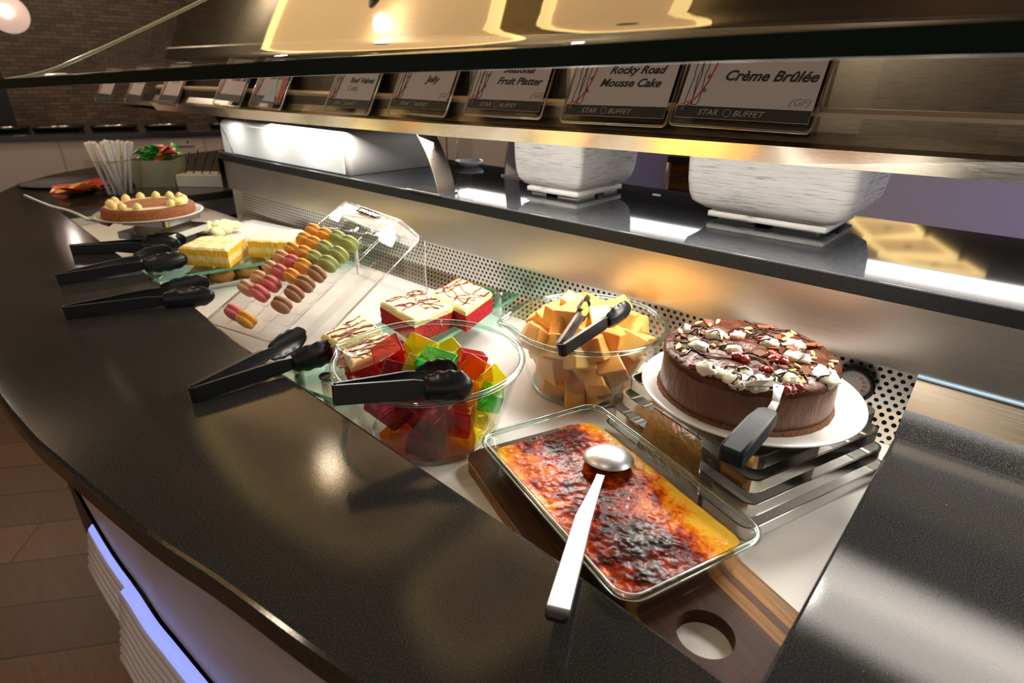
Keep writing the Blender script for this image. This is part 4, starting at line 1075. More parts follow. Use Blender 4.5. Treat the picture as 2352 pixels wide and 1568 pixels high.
def riser_plate(t, x, y0, y1, H, mname='amber'):
    """upright plate with notched edges crossing the loops, in the riser frame"""
    bb = B(); out = [(y0-.03, 0)]
    st = 4
    for k in range(st):
        z0 = H*k/st; z1 = H*(k+1)/st; yy = y0-.03+.008*k
        out += [(yy, z0+.004), (yy, z0+.012), (yy+.010, z0+.012), (yy+.010, z1)]
    prof = out+[(y0+.01, H)]+[(y1-.01, H)]
    for k in range(st-1, -1, -1):
        z0 = H*k/st; z1 = H*(k+1)/st; yy = y1+.03-.008*k
        prof += [(yy-.010, z1), (yy-.010, z0+.012), (yy, z0+.012), (yy, z0+.004)]
    prof += [(y1+.03, 0)]
    clean = []
    for p in prof:
        if not clean or (abs(p[0]-clean[-1][0])+abs(p[1]-clean[-1][1])) > 1e-6: clean.append(p)
    Mx = Matrix(((0, 0, 1, x), (1, 0, 0, 0), (0, 1, 0, 0), (0, 0, 0, 1)))
    bb.prism(clean, -.0012, .0012, M_=Mx); bb.make('notched_plate', M[mname], t)
RZ = radians(-19.4)
zp = .962
ra = thing
r1 = riser(-.259, .8445, .262, RZ, zp-.016, 'stepped steel loop riser under the chocolate cake plate')
# amber-reflecting plate facing the baking dish
Mr = (Matrix.Translation((-.259, .8445, FL)) @ Matrix.Rotation(RZ, 4, 'Z')).inverted()
Hh = zp-.018-FL; fl_ = lambda px, py, z: (Mr @ at(px, py, z)).x
xa_, xb_ = fl_(1520, 930, FL+Hh), fl_(1640, 1000, FL+Hh)
bb = B(); bb.prism([(xa_-.035, .0), (xb_+.012, .0), (xb_, Hh), (xa_, Hh)], -.0012, .0012, M_=Matrix(((1, 0, 0, 0), (0, 0, -1, -.160), (0, 1, 0, 0), (0, 0, 0, 1))))
bb.make('side_plate', mat('hammered_steel', (.68, .64, .56), .10, 1, bmp=.9, bscale=70, bdist=.002), r1)
bb = B(); bb.box(.02, .023, -.12, .12, 0, Hh); bb.box(-.12, .12, .02, .023, 0, Hh); bb.make('cross_plate', M['chrome'], r1)
# cake plate
pl = thing('round_plate', 'large white round plate under the chocolate cake', 'plate', (-.253, .827, zp-.016))
def plate_prof(R): return [(.0001, 0), (R*.55, 0), (R*.62, .002), (R*.93, .012), (R, .0165), (R*.995, .0185), (R*.93, .0155), (R*.64, .006), (R*.5, .005), (.0001, .005)]
bb = B(); bb.lathe(plate_prof(.160), 96); bb.make('plate_body', M['china'], pl)
CK = Vector((-.260, .820, zp-.011)); CR = .123; CH = .078
cake = thing('rocky_road_cake', 'round chocolate mousse cake topped with marshmallows, cherries and nuts', 'cake', CK)
def wob(r, z, a): return (r*(1+.012*noise.noise(Vector((cos(a)*2.2, sin(a)*2.2, z*12)))+.004*noise.noise(Vector((cos(a)*14, sin(a)*14, z*40)))), z)
bb = B(); bb.lathe([(.0001, .010), (CR*1.0, .010), (CR*1.0, .02), (CR*.995, .035), (CR*.99, .05), (CR*.985, .066), (CR*.97, .0705), (CR*.9, .072), (.0001, .072)], 120, fn=wob); bb.make('mousse_body', M['mousse'], cake)
bb = B(); bb.lathe([(.0001, .0), (CR*1.03, .0), (CR*1.035, .006), (CR*1.02, .012), (CR*.95, .013)], 120, fn=lambda r, z, a: (r*(1+.012*noise.noise(Vector((cos(a)*25, sin(a)*25, z*300)))), z)); bb.make('biscuit_base', M['crumb'], cake)
# glossy glaze cap with a lumpy surface
bb = B(); vs = []; nr, ns = 26, 96
def topz(x, y):
    d = math.hypot(x, y)/CR
    return .0735+.007*(1-d**4)+.0055*noise.noise(Vector((x*38, y*38, 3)))+.003*noise.noise(Vector((x*90, y*90, 7)))
for i in range(nr+1):
    r = CR*1.0*i/nr
    for j in range(ns):
        a = 2*pi*j/ns; x, y = r*cos(a), r*sin(a); vs.append((x, y, topz(x, y) if i < nr else .0705))
for j in range(ns):
    a = 2*pi*j/ns; rr = CR*1.004; dz = .006+.012*max(0, noise.noise(Vector((cos(a)*4, sin(a)*4, 2)))); vs.append((rr*cos(a), rr*sin(a), .070-dz))
fs = [(i*ns+j, (i+1)*ns+j, (i+1)*ns+(j+1) % ns, i*ns+(j+1) % ns) for i in range(nr+1) for j in range(ns)]
bb.add(vs, fs, 0, True); bb.make('chocolate_glaze', M['glaze'], cake)
iw = lambda p: Vector((p.x-CK.x, p.y-CK.y))
zc_ = CK.z+.080; rc = R_(11)
def crop(u, v): return at(1480+u/4.704, 720+v/4.704, zc_)
marsh = [(445, 145, .8, 'w'), (560, 215, .6, 'w'), (760, 245, 1.3, 'w'), (1000, 255, 1.0, 'p'), (590, 370, 1.25, 'w'), (950, 410, 1.2, 'w'), (1350, 340, 1.2, 'w'), (1640, 345, 1.2, 'p'), (1650, 490, 1.5, 'w'),
         (600, 640, 1.3, 'w'), (770, 620, 1.0, 'w'), (960, 610, 1.0, 'w'), (1090, 650, 1.0, 'w'), (960, 800, 1.6, 'w'), (1240, 780, 1.5, 'w'), (1540, 700, 1.5, 'w'), (1950, 640, 1.9, 'w'), (1400, 720, .8, 'w'), (1120, 810, 1.2, 'w')]
dr = B()
for k, (u, v, s_, c_) in enumerate(marsh):
    q = iw(crop(u, v)); 
    if q.length > CR*.93: q = q.normalized()*CR*.93
    bb = B(); rx = .0112*s_; Mz = Matrix.Rotation(rc.uniform(0, 3), 3, 'Z')
    bb.ball((q.x, q.y, topz(q.x, q.y)+.001), (rx*1.15, rx*.85, .0062+.002*s_), 16, 10, M_=Mz, jit=.45, seed=k*1.7+.3, fr=2.2)
    bb.make('marshmallow', M['marsh'] if c_ == 'w' else M['marsh_pink'], cake)
    if c_ == 'w':
        for z_i in range(1 + (k % 2)):
            a0 = rc.uniform(0, 3.1); oy = rc.uniform(-.5, .5)*rx; pts_ = []
            for s2 in range(9):
                tt = -1.25+2.5*s2/8; d = Vector((cos(a0), sin(a0)))*tt*rx+Vector((-sin(a0), cos(a0)))*(oy+.25*rx*sin(tt*4))
                rr_ = d.length/(rx*1.05); hz = (.0082+.002*s_)*math.sqrt(max(0, 1-min(1, rr_)**2)); pts_.append(Vector((q.x+d.x, q.y+d.y, topz(q.x+d.x, q.y+d.y)+hz+.0008)))
            dr.tube(pts_, [.0009+.0007*rc.random() for _ in pts_], 6)
for (u, v, s_) in ((370, 600, .8), (1000, 480, 1.1), (1080, 510, .9), (1380, 460, 1.4), (1420, 500, 1.2), (1500, 520, 1.0), (1300, 610, 1.0), (1340, 630, .8), (1800, 600, .8), (1620, 860, 1.3), (1700, 890, 1.2), (1860, 900, 1.1)):
    q = iw(crop(u, v)); 
    if q.length > CR*.95: q = q.normalized()*CR*.95
    bb = B(); bb.ball((q.x, q.y, topz(q.x, q.y)+.001), (.0085*s_, .0065*s_, .0055*s_), 12, 8, jit=.6, seed=u, fr=3); bb.make('cherry_piece', M['cherry'], cake)
for k in range(46):
    a = rc.uniform(0, 6.3); r = CR*.93*math.sqrt(rc.random()); x, y = r*cos(a), r*sin(a); bb = B()
    Mn = Euler((rc.uniform(-.5, .5), rc.uniform(-.5, .5), rc.uniform(0, 6))).to_matrix().to_4x4(); Mn.translation = (x, y, topz(x, y)+.003)
    s_ = rc.uniform(.5, 1); bb.prism([(-.009*s_, -.002), (.002, -.0035*s_), (.009*s_, 0), (.001, .0045*s_), (-.006, .003)], -.0009, .0009, M_=Mn); bb.make('nut_flake', M['nut'], cake)
for k in range(16):
    a = rc.uniform(0, 6.3); r = CR*.9*math.sqrt(rc.random()); x, y = r*cos(a), r*sin(a); bb = B()
    Mn = Euler((rc.uniform(-.3, .3), rc.uniform(-.3, .3), rc.uniform(0, 6))).to_matrix().to_4x4(); Mn.translation = (x, y, topz(x, y)+.003)
    s_ = rc.uniform(.6, 1.0); bb.prism([(-.010*s_, -.006*s_), (.006*s_, -.008*s_), (.012*s_, .004), (-.004, .009*s_)], -.0013, .0013, M_=Mn); bb.make('chocolate_shard', M['choc_milk'], cake)
for k in range(9):
    a0 = rc.uniform(0, 3.1); o_ = rc.uniform(-.8, .8)*CR; pts_ = []
    for s2 in range(22):
        tt = (-1+2*s2/21)*CR*.9; x = cos(a0)*tt-sin(a0)*(o_+.01*sin(tt*60+k)); y = sin(a0)*tt+cos(a0)*(o_+.01*sin(tt*60+k))
        if math.hypot(x, y) < CR*.93: pts_.append(Vector((x, y, topz(x, y)+.0015)))
    if len(pts_) > 4: dr.tube(pts_, .0011, 6)
dr.make('chocolate_drizzle', M['choc_dark'], cake)
# loose crumbs on the plate around the cake
o = B()
for k in range(60):
    a = rc.uniform(0, 6.3); r = CR*rc.uniform(1.03, 1.12); o.ball((CK.x+r*cos(a), CK.y+r*sin(a), CK.z+.001+(.002 if r > CR*1.08 else 0)), rc.uniform(.0006, .0014), 6, 4)
tag(o.make('cake_crumbs', M['crumb']), 'brown biscuit crumbs scattered round the foot of the chocolate cake', 'crumbs', kind='stuff')

# cake server
sv = thing('cake_server', 'steel cake server with black handle stuck in the chocolate cake', 'cake server', (0, 0, 0))
n1 = at(1789, 884, 1.052); n2 = at(1781, 925, 1.046); h1 = at(1768, 948, 1.043); h2 = at(1674, 1052, 1.037)
f1 = at(1640, 838, 1.046); f2 = at(1705, 812, 1.044)
def ribbon(bb, pts, w_, th, up=Vector((0, 0, 1)), mi=0):
    R = []; n = len(pts)
    for i, p in enumerate(pts):
        t_ = (pts[min(i+1, n-1)]-pts[max(i-1, 0)]).normalized(); s_ = t_.cross(up).normalized(); u_ = s_.cross(t_).normalized(); ww = w_[i] if isinstance(w_, (list, tuple)) else w_; tt = th[i] if isinstance(th, (list, tuple)) else th
        R.append([p-s_*ww/2-u_*tt/2, p+s_*ww/2-u_*tt/2, p+s_*ww/2+u_*tt/2, p-s_*ww/2+u_*tt/2])
    bb.rings(R, True, True, mi, False)
bb = B(); bd = (f1-n1).normalized()
dwn = Vector((0, 0, -.010)); ribbon(bb, [n1+bd*(-.002), n1+bd*.015+dwn*.3, n1+bd*.035+dwn*1.0, n1+bd*.06+dwn*2.0], [.014, .022, .024, .010], .0014); bb.make('blade', M['chrome'], sv)
bb = B(); ribbon(bb, [n1+Vector((0, 0, -.001)), n1*.6+n2*.4, n2, h1*1.0], [.012, .010, .008, .010], .003); bb.make('neck', M['chrome'], sv)
hd = (h2-h1)
bb = B(); ribbon(bb, [h1-hd*.02, h1+hd*.10, h1+hd*.35, h1+hd*.70, h1+hd*.97, h2], [.016, .024, .027, .027, .026, .022], [.010, .018, .022, .022, .021, .018]); bb.make('handle', M['handle_blk'], sv, bevel=.004, bseg=3)

# thermometer clipped on the vent
tp = Vector((-.148, 1.055, .945)); dd = ray(1963, 880); k_ = 1.058/dd.y; tp = Vector((dd.x*k_, 1.058, CAMZ+dd.z*k_))
th = thing('dial_thermometer', 'round white dial thermometer with black rim on the perforated vent', 'thermometer', mw=frame(Vector((1, 0, 0)), Vector((0, 0, 1)), Vector((0, -1, 0)), tp))
bb = B(); bb.lathe([(.0001, 0), (.030, 0), (.032, .004), (.031, .010), (.026, .011), (.025, .006)], 48); bb.make('black_rim', M['black'], th)
bb = B(); bb.lathe([(.0255, .0055), (.0001, .0055)], 48); bb.make('dial_face', M['dial'], th)
for kx, (s_, a, col) in enumerate((('10', 118, 'ink_lblue'), ('0', 90, 'ink_lblue'), ('10', 60, 'ink_red'), ('20', 32, 'ink_red'), ('30', 4, 'ink_red'), ('40', -24, 'ink_red'))):
    text(s_, .0062, M[col], th, Matrix.Translation((.0165*cos(radians(a)), .0165*sin(radians(a))-.002, .0058)), 'dial_number', 0, .0001, 'CENTER')
text('°C', .0048, M['ink_lblue'], th, Matrix.Translation((0, .0065, .0058)), 'dial_number', 0, 0, 'CENTER')
bb = B()
for k in range(13):
    a = radians(150-18*k); bb.tube([Vector((.0225*cos(a), .0225*sin(a), .0058)), Vector((.0245*cos(a), .0245*sin(a), .0058))], .0003, 4)
bb.make('dial_ticks', M['ink'], th)

# ---------------------------------------------------------------- baking dish, board, spoon
DZ = .910; DA = -radians(19.5); DC = Vector((-.322, .551))
dp = Matrix.Translation((DC.x, DC.y, 0)) @ Matrix.Rotation(DA, 4, 'Z')
BZ = FL+.020
dish = thing('glass_baking_dish', 'rectangular clear glass baking dish on the wooden board at the counter edge', 'baking dish', (DC.x, DC.y, BZ), DA)
hl_, hw_ = .172, .107; DH = DZ-BZ
outerp = [(hl_-.021, hw_-.021, .018, .0), (hl_-.015, hw_-.015, .021, .004), (hl_-.006, hw_-.006, .024, DH-.010), (hl_, hw_, .026, DH-.003), (hl_, hw_, .026, DH)]
innerp = [(hl_-.007, hw_-.007, .024, DH), (hl_-.011, hw_-.011, .022, DH-.012), (hl_-.019, hw_-.019, .02, .010), (hl_-.026, hw_-.026, .016, .006)]
bb = B(); bb.rings([rrect(a, c, r, z) for a, c, r, z in outerp+innerp], True, True); bb.make('dish_body', M['bowl_glass'], dish)
bb = B(); bb.tube([p for p in rrect(hl_-.003, hw_-.003, .026, DH-.001, 8)], .0046, 10, closed=True); bb.make('thick_rim', M['rim_glass'], dish)
cz = .0335
cu = thing('creme_brulee', 'creme brulee with scorched caramel top filling the glass baking dish', 'dessert', (DC.x, DC.y, BZ), DA)
bb = B(); bb.rings([rrect(hl_-.0285, hw_-.0285, .016, .0075), rrect(hl_-.0215, hw_-.0215, .02, .012), rrect(hl_-.0165, hw_-.0165, .021, cz)], True, False); bb.make('custard', M['custard'], cu)
bb = B(); nx, ny = 150, 96; vs = []; hx, hy = hl_-.0165, hw_-.0165
for j in range(ny+1):
    for i in range(nx+1):
        x = -hx+2*hx*i/nx; y = -hy+2*hy*j/ny; r = .02
        ax_, ay_ = abs(x)-(hx-r), abs(y)-(hy-r)
        if ax_ > 0 and ay_ > 0:
            d = math.hypot(ax_, ay_)
            if d > r: ax_, ay_ = ax_*r/d, ay_*r/d; x = math.copysign(hx-r+ax_, x); y = math.copysign(hy-r+ay_, y)
        ed = min(hx-abs(x), hy-abs(y)); z = cz+.0012*noise.noise(Vector((x*30, y*30, 1)))+.0005*noise.noise(Vector((x*95, y*95, 4)))+.0010*max(0, 1-ed/.012)
        vs.append((x, y, z))
m1 = nx+1; bb.add(vs, [(j*m1+i, j*m1+i+1, (j+1)*m1+i+1, (j+1)*m1+i) for j in range(ny) for i in range(nx)], 0, True)
bb.make('caramel_crust', M['brulee'], cu)
# cutting board
BA = radians(-22); hole = Vector((-.137, .467)); bd_ = Vector((cos(BA), sin(BA)))
bl, br_ = -.412, .068; bc = hole+bd_*((bl+br_)/2); 
board = B(); hw2 = .112; L2 = (br_-bl)/2
oc = rrect(L2, hw2, .028, 0, 8); hc = Vector((L2-br_+0, 0)); hc = Vector(((br_-bl)/2-br_, 0)); hc = Vector((-(bl+br_)/2, 0))
def board_mesh(bb, th):
    from mathutils.geometry import tessellate_polygon
    o2 = [Vector((p.x, p.y, 0)) for p in oc]; nh = 40; h2_ = [Vector((hc.x+.0305*cos(2*pi*k/nh), hc.y+.0305*sin(2*pi*k/nh), 0)) for k in range(nh)]
    allp = o2+h2_; tri = tessellate_polygon([o2, h2_[::-1]]); order = o2+h2_[::-1]
    for zz, up_ in ((th, 1), (0, -1)):
        for (i, j, k) in tri:
            A_, B_, C_ = [Vector((order[q].x, order[q].y, zz)) for q in (i, j, k)]
            if (B_-A_).cross(C_-A_).z*up_ < 0: B_, C_ = C_, B_
            bb.add([A_, B_, C_], [(0, 1, 2)])
    n = len(o2); bb.add([(p.x, p.y, 0) for p in o2]+[(p.x, p.y, th) for p in o2], [(i, (i+1) % n, n+(i+1) % n, n+i) for i in range(n)])
    n = nh; bb.add([(p.x, p.y, 0) for p in h2_]+[(p.x, p.y, th) for p in h2_], [((i+1) % n, i, n+i, n+(i+1) % n) for i in range(n)])
board_mesh(board, .0195)
bo = board.make('cutting_board', M['walnut']); bo.location = (bc.x, bc.y, FL+.0002); bo.rotation_euler = (0, 0, BA)
tag(bo, 'dark striped wooden cutting board with a round hole under the baking dish', 'cutting board')
# spoon
sp = thing('serving_spoon', 'large steel serving spoon lying face down across the baking dish', 'spoon', (0, 0, 0))
sb_ = at(1398, 1046, .905); nk = at(1378, 1096, .9115); n3 = at(1342, 1186, .918); tip = at(1281, 1405, .938)
ax_ = (nk-sb_).normalized(); sd = ax_.cross(Vector((0, 0, 1))).normalized(); upv = sd.cross(ax_).normalized()
bb = B(); Mx = frame(ax_, sd, upv, sb_-upv*.004)
bb.lathe([(.0001, .0150), (.010, .0142), (.020, .0112), (.027, .0065), (.0315, .0010), (.0318, -.0002), (.0305, .0002), (.026, .0050), (.019, .0094), (.010, .0122), (.0001, .0130)], 56, M_=Mx @ Matrix.Diagonal((1.14, 1.14, 1, 1)))
bb.make('spoon_bowl', M['spoon_steel'], sp)
bb = B(); ribbon(bb, [nk-ax_*.006, nk+(n3-nk)*.3, nk+(n3-nk)*.7, n3], [.011, .0125, .016, .0195], [.0025, .003, .0035, .0045]); bb.make('neck', M['spoon_steel'], sp, bevel=.0008)
hd = tip-n3
bb = B(); ribbon(bb, [n3-hd*.004, n3+hd*.03, n3+hd*.5, tip], [.0195, .0205, .0215, .0225], [.006, .0085, .0095, .0105]); bb.make('handle', M['spoon_steel'], sp, bevel=.0016, bseg=3)
bb = B(); ribbon(bb, [tip, tip+hd.normalized()*.006, tip+hd.normalized()*.011], [.0225, .0215, .016], [.0105, .010, .006]); bb.make('end_cap', M['black'], sp, bevel=.002)

# ---------------------------------------------------------------- left end: tart on stand
TC = Vector((-2.045, .607)); TZ = .985
rt = riser(TC.x-.02, TC.y+.035, .165, radians(30), TZ-.003, 'stepped steel riser under the hazelnut tart plate', nl=3, gap=.040, grow=.012)
riser_plate(rt, .05, -.06, .06, TZ-.006-FL, 'steel_dark')
riser_plate(rt, -.05, -.06, .06, TZ-.006-FL, 'steel_dark')
pl2 = thing('round_plate', 'white round plate carrying the nut-brown tart at the far left of the well', 'plate', (TC.x, TC.y, TZ-.003))
bb = B(); bb.lathe(plate_prof(.150), 72); bb.make('plate_body', M['china'], pl2)
tart = thing('round_tart', 'brown round tart ringed with yellow cream dots on a white plate', 'tart', (TC.x, TC.y, TZ+.003))
bb = B(); bb.lathe([(.0001, 0), (.122, 0), (.128, .010), (.126, .030), (.118, .036), (.10, .036)], 72, fn=lambda r, z, a: (r*(1+.015*noise.noise(Vector((cos(a)*9, sin(a)*9, z*90)))), z)); bb.make('crust', M['tart'], tart)
bb = B(); bb.lathe([(.119, .0355), (.06, .037), (.0001, .0375)], 60); bb.make('sponge_top', M['tart_top'], tart)
bb = B(); bb.lathe([(.112, .0368), (.085, .0378), (.080, .0374)], 60, fn=lambda r, z, a: (r*(1+.06*noise.noise(Vector((cos(a)*7, sin(a)*7, 0)))), z)); bb.make('sugar_dusting', mat('icing_sugar', (.78, .62, .50), .8), tart)
for k in range(13):
    a = radians(20+25.5*k); bb = B()
    bb.lathe([(.0105, .0), (.0125, .005), (.0115, .012), (.006, .018), (.001, .021)], 14, (.098*cos(a), .098*sin(a), .036)); bb.make('cream_dot', M['cream'], tart)
bb = B(); bb.ball((.075, .060, .043), (.032, .026, .012), 18, 10, jit=.35, seed=2, fr=3); bb.make('cream_swirl', M['cream'], tart)
ts = thing('tart_server', 'thin steel pie server with curved wire handle beside the tart', 'cake server', (0, 0, 0))
hp = smooth_line([at(57, 449, 1.04), at(110, 471, 1.03), at(155, 483, 1.02), at(185, 495, 1.01), at(203, 505, 1.0)], 4)
bb = B(); bb.tube(hp, .0042, 8); bb.make('wire_handle', M['spoon_steel'], ts)
bb = B(); bb.add([at(200, 503, .999), at(262, 512, .985), at(250, 520, .98), at(210, 508, .99)], [(0, 1, 2, 3)]); bb.make('blade', M['chrome'], ts, solid=.0015)

# ---------------------------------------------------------------- straws, sachets on the far end of the counter
sc_ = Vector((-3.02, .80)); SB = thing('straw_box', 'clear acrylic box of white paper-wrapped straws behind the tart', 'container', (sc_.x, sc_.y, CT), radians(30))
bb = B()
bb.box(-.06, .06, -.06, .06, 0, .004); bb.add([(-.06, -.06, 0), (.06, -.06, 0), (.06, .06, 0), (-.06, .06, 0), (-.075, -.075, .15), (.075, -.075, .15), (.075, .075, .15), (-.075, .075, .15)], [(0, 1, 5, 4), (1, 2, 6, 5), (2, 3, 7, 6), (3, 0, 4, 7)])
bb.make('clear_walls', M['acrylic'], SB, solid=.004)
bb = B(); bb.tube([Vector(p) for p in ((-.075, -.075, .15), (.075, -.075, .15), (.075, .075, .15), (-.075, .075, .15))], .0025, 6, closed=True); bb.make('box_rim', M['acrylic_edge'], SB)
rs = R_(8); pr_s = None
for k in range(34):
    x, y = rs.uniform(-.036, .036), rs.uniform(-.036, .036); tx, ty = x*.7+rs.uniform(-.25, .25)*.16, y*.7+rs.uniform(-.25, .25)*.16; Ls = rs.uniform(.20, .235)
    if pr_s is None:
        bb = B(); bb.lathe([(.0001, 0), (.0062, .002), (.0062, .216), (.0045, .221), (.0001, .222)], 10); pr_s = bb.make('wrapped_straw', M['paper']); s_ = pr_s
    else: s_ = pr_s.copy(); C.objects.link(s_)
    p = Matrix.Translation((sc_.x, sc_.y, CT+.006)) @ Matrix.Rotation(radians(30), 4, 'Z') @ Vector((x, y, 0))
    d = Vector((tx, ty, .2)).normalized(); s_.matrix_world = Matrix.Translation(p) @ d.to_track_quat('Z', 'Y').to_matrix().to_4x4()
    tag(s_, 'white paper-wrapped straw standing in the clear acrylic box', 'straw', 'wrapped straws in the acrylic box')
gb = Vector((-3.19, 1.03)); GB = thing('sachet_box', 'frosted box heaped with green and red sachets beside the straws', 'container', (gb.x, gb.y, CT), radians(52))
bb = B(); bb.add([(-.085, -.085, 0), (.085, -.085, 0), (.085, .085, 0), (-.085, .085, 0), (-.095, -.095, .12), (.095, -.095, .12), (.095, .095, .12), (-.095, .095, .12)], [(0, 1, 5, 4), (1, 2, 6, 5), (2, 3, 7, 6), (3, 0, 4, 7), (0, 3, 2, 1)])
bb.make('frosted_walls', M['frost'], GB, solid=.004)
def sachet(p, rot, m__, label, grp, sx=.030, sy=.020):
    bb = B(); vs = []; n = 8
    for s2 in (1, -1):
        for j in range(n+1):
            for i in range(n+1):
                u, v = -1+2*i/n, -1+2*j/n; vs.append((u*sx, v*sy, s2*.005*(1-u**4)*(1-v**4)))
    m1 = n+1; o_ = m1*m1; bb.add(vs, [(j*m1+i, j*m1+i+1, (j+1)*m1+i+1, (j+1)*m1+i) for j in range(n) for i in range(n)]+[(o_+j*m1+i, o_+(j+1)*m1+i, o_+(j+1)*m1+i+1, o_+j*m1+i+1) for j in range(n) for i in range(n)], 0, True)
    s_ = bb.make('sachet', m__); s_.location = p; s_.rotation_euler = rot; return tag(s_, label, 'sachet', grp)
for k in range(38):
    x, y = rs.uniform(-.07, .07), rs.uniform(-.07, .07)
    p = Matrix.Translation((gb.x, gb.y, CT+.112+.010*(k//7)+rs.random()*.02)) @ Matrix.Rotation(radians(52), 4, 'Z') @ Vector((x, y, 0))
    c_ = 'sach_r' if y-x < -.05 and k > 6 else ('sach_g' if rs.random() < .75 else 'sach_o')
    sachet(p, (rs.uniform(-.6, .6), rs.uniform(-.6, .6), rs.uniform(0, 6)), M[c_], {'sach_r': 'red sachet heaped in the frosted box', 'sach_g': 'green sachet heaped in the frosted box', 'sach_o': 'olive sachet heaped in the frosted box'}[c_], 'sachets in the frosted box')
kt = (at(150, 437, CT)+at(225, 405, CT))/2
KT = tag(B().lathe([(.0001, .002), (.26, .002), (.30, .004), (.31, .012), (.30, .010), (.25, .0035), (.0001, .0035)], 64).make('black_tray', M['black']), 'flat black round tray at the far left end of the counter', 'tray')
KT.location = (-3.45, .82, CT); KT.scale = (1, .62, 1); KT.rotation_euler = (0, 0, radians(62))
for k in range(16):
    p = at(150+k*5.4, 440-k*1.2+rs.uniform(-8, 2), CT+.016+.006*(k % 4))
    sachet(p, (rs.uniform(-.4, .4), rs.uniform(-.4, .4), rs.uniform(0, 6)), M['sach_r' if (k % 3 == 0 or k > 10) else 'sach_y'], ('red' if (k % 3 == 0 or k > 10) else 'yellow')+' sachet lying on the flat black tray', 'sachets on the black tray', .052, .036)
cdp = at(452, 425, CT)
CD = thing('cutlery_caddy', 'low white caddy of black cutlery at the left end of the steel panel', 'caddy', (cdp.x+.03, cdp.y+.02, CT), radians(40))
bb = B(); bb.box(-.10, .12, -.05, .07, 0, .055); bb.make('caddy_body', M['china'], CD, bevel=.003)
bb = B()
for k in range(5): bb.tube([Vector((-.08+.04*k, 0, .05)), Vector((-.05+.045*k, .02, .15+.01*(k % 2)))], .008, 6, flat=.4)
bb.make('black_handles', M['tong'], CD)

# ---------------------------------------------------------------- ledge: plinth, planters
pb = thing('white_plinth_box', 'large white plinth block with a lit front face standing on the black ledge', 'plinth', (-2.02, 1.22, LG))
bb = B(); x0, x1, y0, y1 = -.43, .43, -.185, .19
R = [rrect((x1-x0)/2, (y1-y0)/2, .02, 0, 5, (x0+x1)/2, (y0+y1)/2), rrect((x1-x0)/2, (y1-y0)/2, .02, .106, 5, (x0+x1)/2, (y0+y1)/2), rrect((x1-x0)/2-.006, (y1-y0)/2-.006, .02, .118, 5, (x0+x1)/2, (y0+y1)/2), rrect((x1-x0)/2-.035, (y1-y0)/2-.035, .02, .132, 5, (x0+x1)/2, (y0+y1)/2)]
bb.rings(R, True, True); bb.make('plinth_body', M['styro'], pb)
bb = B(); bb.box(-.41, .41, -.188, -.1855, .004, .106); bb.make('lit_front_panel', M['plinth_lit'], pb)
bb = B(); bb.prism([(x0-.004, y0-.004), (x1+.004, y0-.004), (x1+.004, y1), (x0-.004, y1)], -.0005, .0012); bb.make('dark_base_seam', M['black'], pb)
def planter(cx, cy, hx, hy, H, R0, label, foot_in=.028, bulge=.012, spots=False):
    t = thing('square_planter', label, 'planter', (cx, cy, LG))
    secs = [(-foot_in, .0), (-foot_in, .016), (-foot_in+.003, .018)]
    prof = [(-foot_in*.9, .020), (-foot_in*.35, .027), (bulge*.3, .042), (bulge*.75, .060), (bulge, .085), (bulge*1.15, .12), (bulge*1.2, .16), (bulge*1.1, H)]
    bb = B(); bb.rings([rrect(hx+a, hy+a, R0, z, 6) for a, z in prof], False, False); bb.rings([rrect(hx+prof[-1][0]-.012, hy+prof[-1][0]-.012, R0*.8, z, 6) for z in (H, H*.5)], False, True); 
    bb.make('planter_body', M['planter'], t)
    bb = B(); bb.rings([rrect(hx+a, hy+a, .006, z, 4) for a, z in ((-foot_in*.95, .006), (-foot_in*.6, .008), (-foot_in*.6, .018), (-foot_in, .022))], True, True); bb.make('foot_rim', M['planter'], t)
    bb = B()
    for sx_ in (-1, 1): bb.box(-.014, .014, -hy+foot_in*.55-.0, -hy+foot_in+.01, .0, .0075, M_=Matrix.Rotation(0, 4, 'Z')); 
    bb.box(hx-foot_in-.008, hx-foot_in*.55, -.014, .014, .0, .0075); bb.make('drain_gap', M['black'], t)
    bb = B(); bb.rings([rrect(hx-foot_in, hy-foot_in, .004, z, 3) for z in (0, .007)], True, True); bb.make('foot_pad', M['planter'], t)
    return t
a1 = at(1234, 439, LG); a2 = at(1322, 459, LG); a3 = at(1407, 442, LG)
w1 = (a2-a1).length/2; d1 = (a3-a2).length/2; c_1 = (a1+a3)/2
planter(c_1.x, c_1.y, .088+.010, .108+.010, .30, .010, 'smaller whitewashed square planter on the ledge behind the melon', .024, .010)
planter(-.418, 1.350, .150, .132, .30, .022, 'larger whitewashed square planter on the ledge behind the chocolate cake', .046, .014)
# acrylic cover edge and small plate behind the plinth
ac = thing('clear_display_cover', 'tall clear acrylic cover standing behind the white plinth block', 'display cover', (-1.52, 1.44, LG), 0)
bb = B(); bb.quad((-.5, .03, 0), (.02, .03, 0), (.02, .03, .145), (-.5, .03, .145)); bb.quad((.02, -.04, 0), (.02, .03, 0), (.02, .03, .145), (.02, -.04, .145)); bb.make('clear_walls', M['acrylic'], ac, solid=.003)
bb = B(); bb.tube([Vector((.02, -.04, 0)), Vector((.02, -.04, .145))], .003, 6); bb.make('cover_edge', M['acrylic_edge'], ac)
sp_ = tag(B().lathe(plate_prof(.05), 40).make('small_plate', M['china']), 'small white plate at the back of the ledge right of the plinth', 'plate'); sp_.location = (-1.36, 1.46, LG)
sp_.location = (-1.50, 1.455, LG)
fx = at(1508, 448, LG); o = B(); o.box(-.010, .010, -.005, .005, 0, .002); bx = o.make('paper_tab', M['paper']); bx.location = (fx.x, fx.y, LG); tag(bx, 'tiny pale tab lying on the black ledge between the planters', 'paper tab')

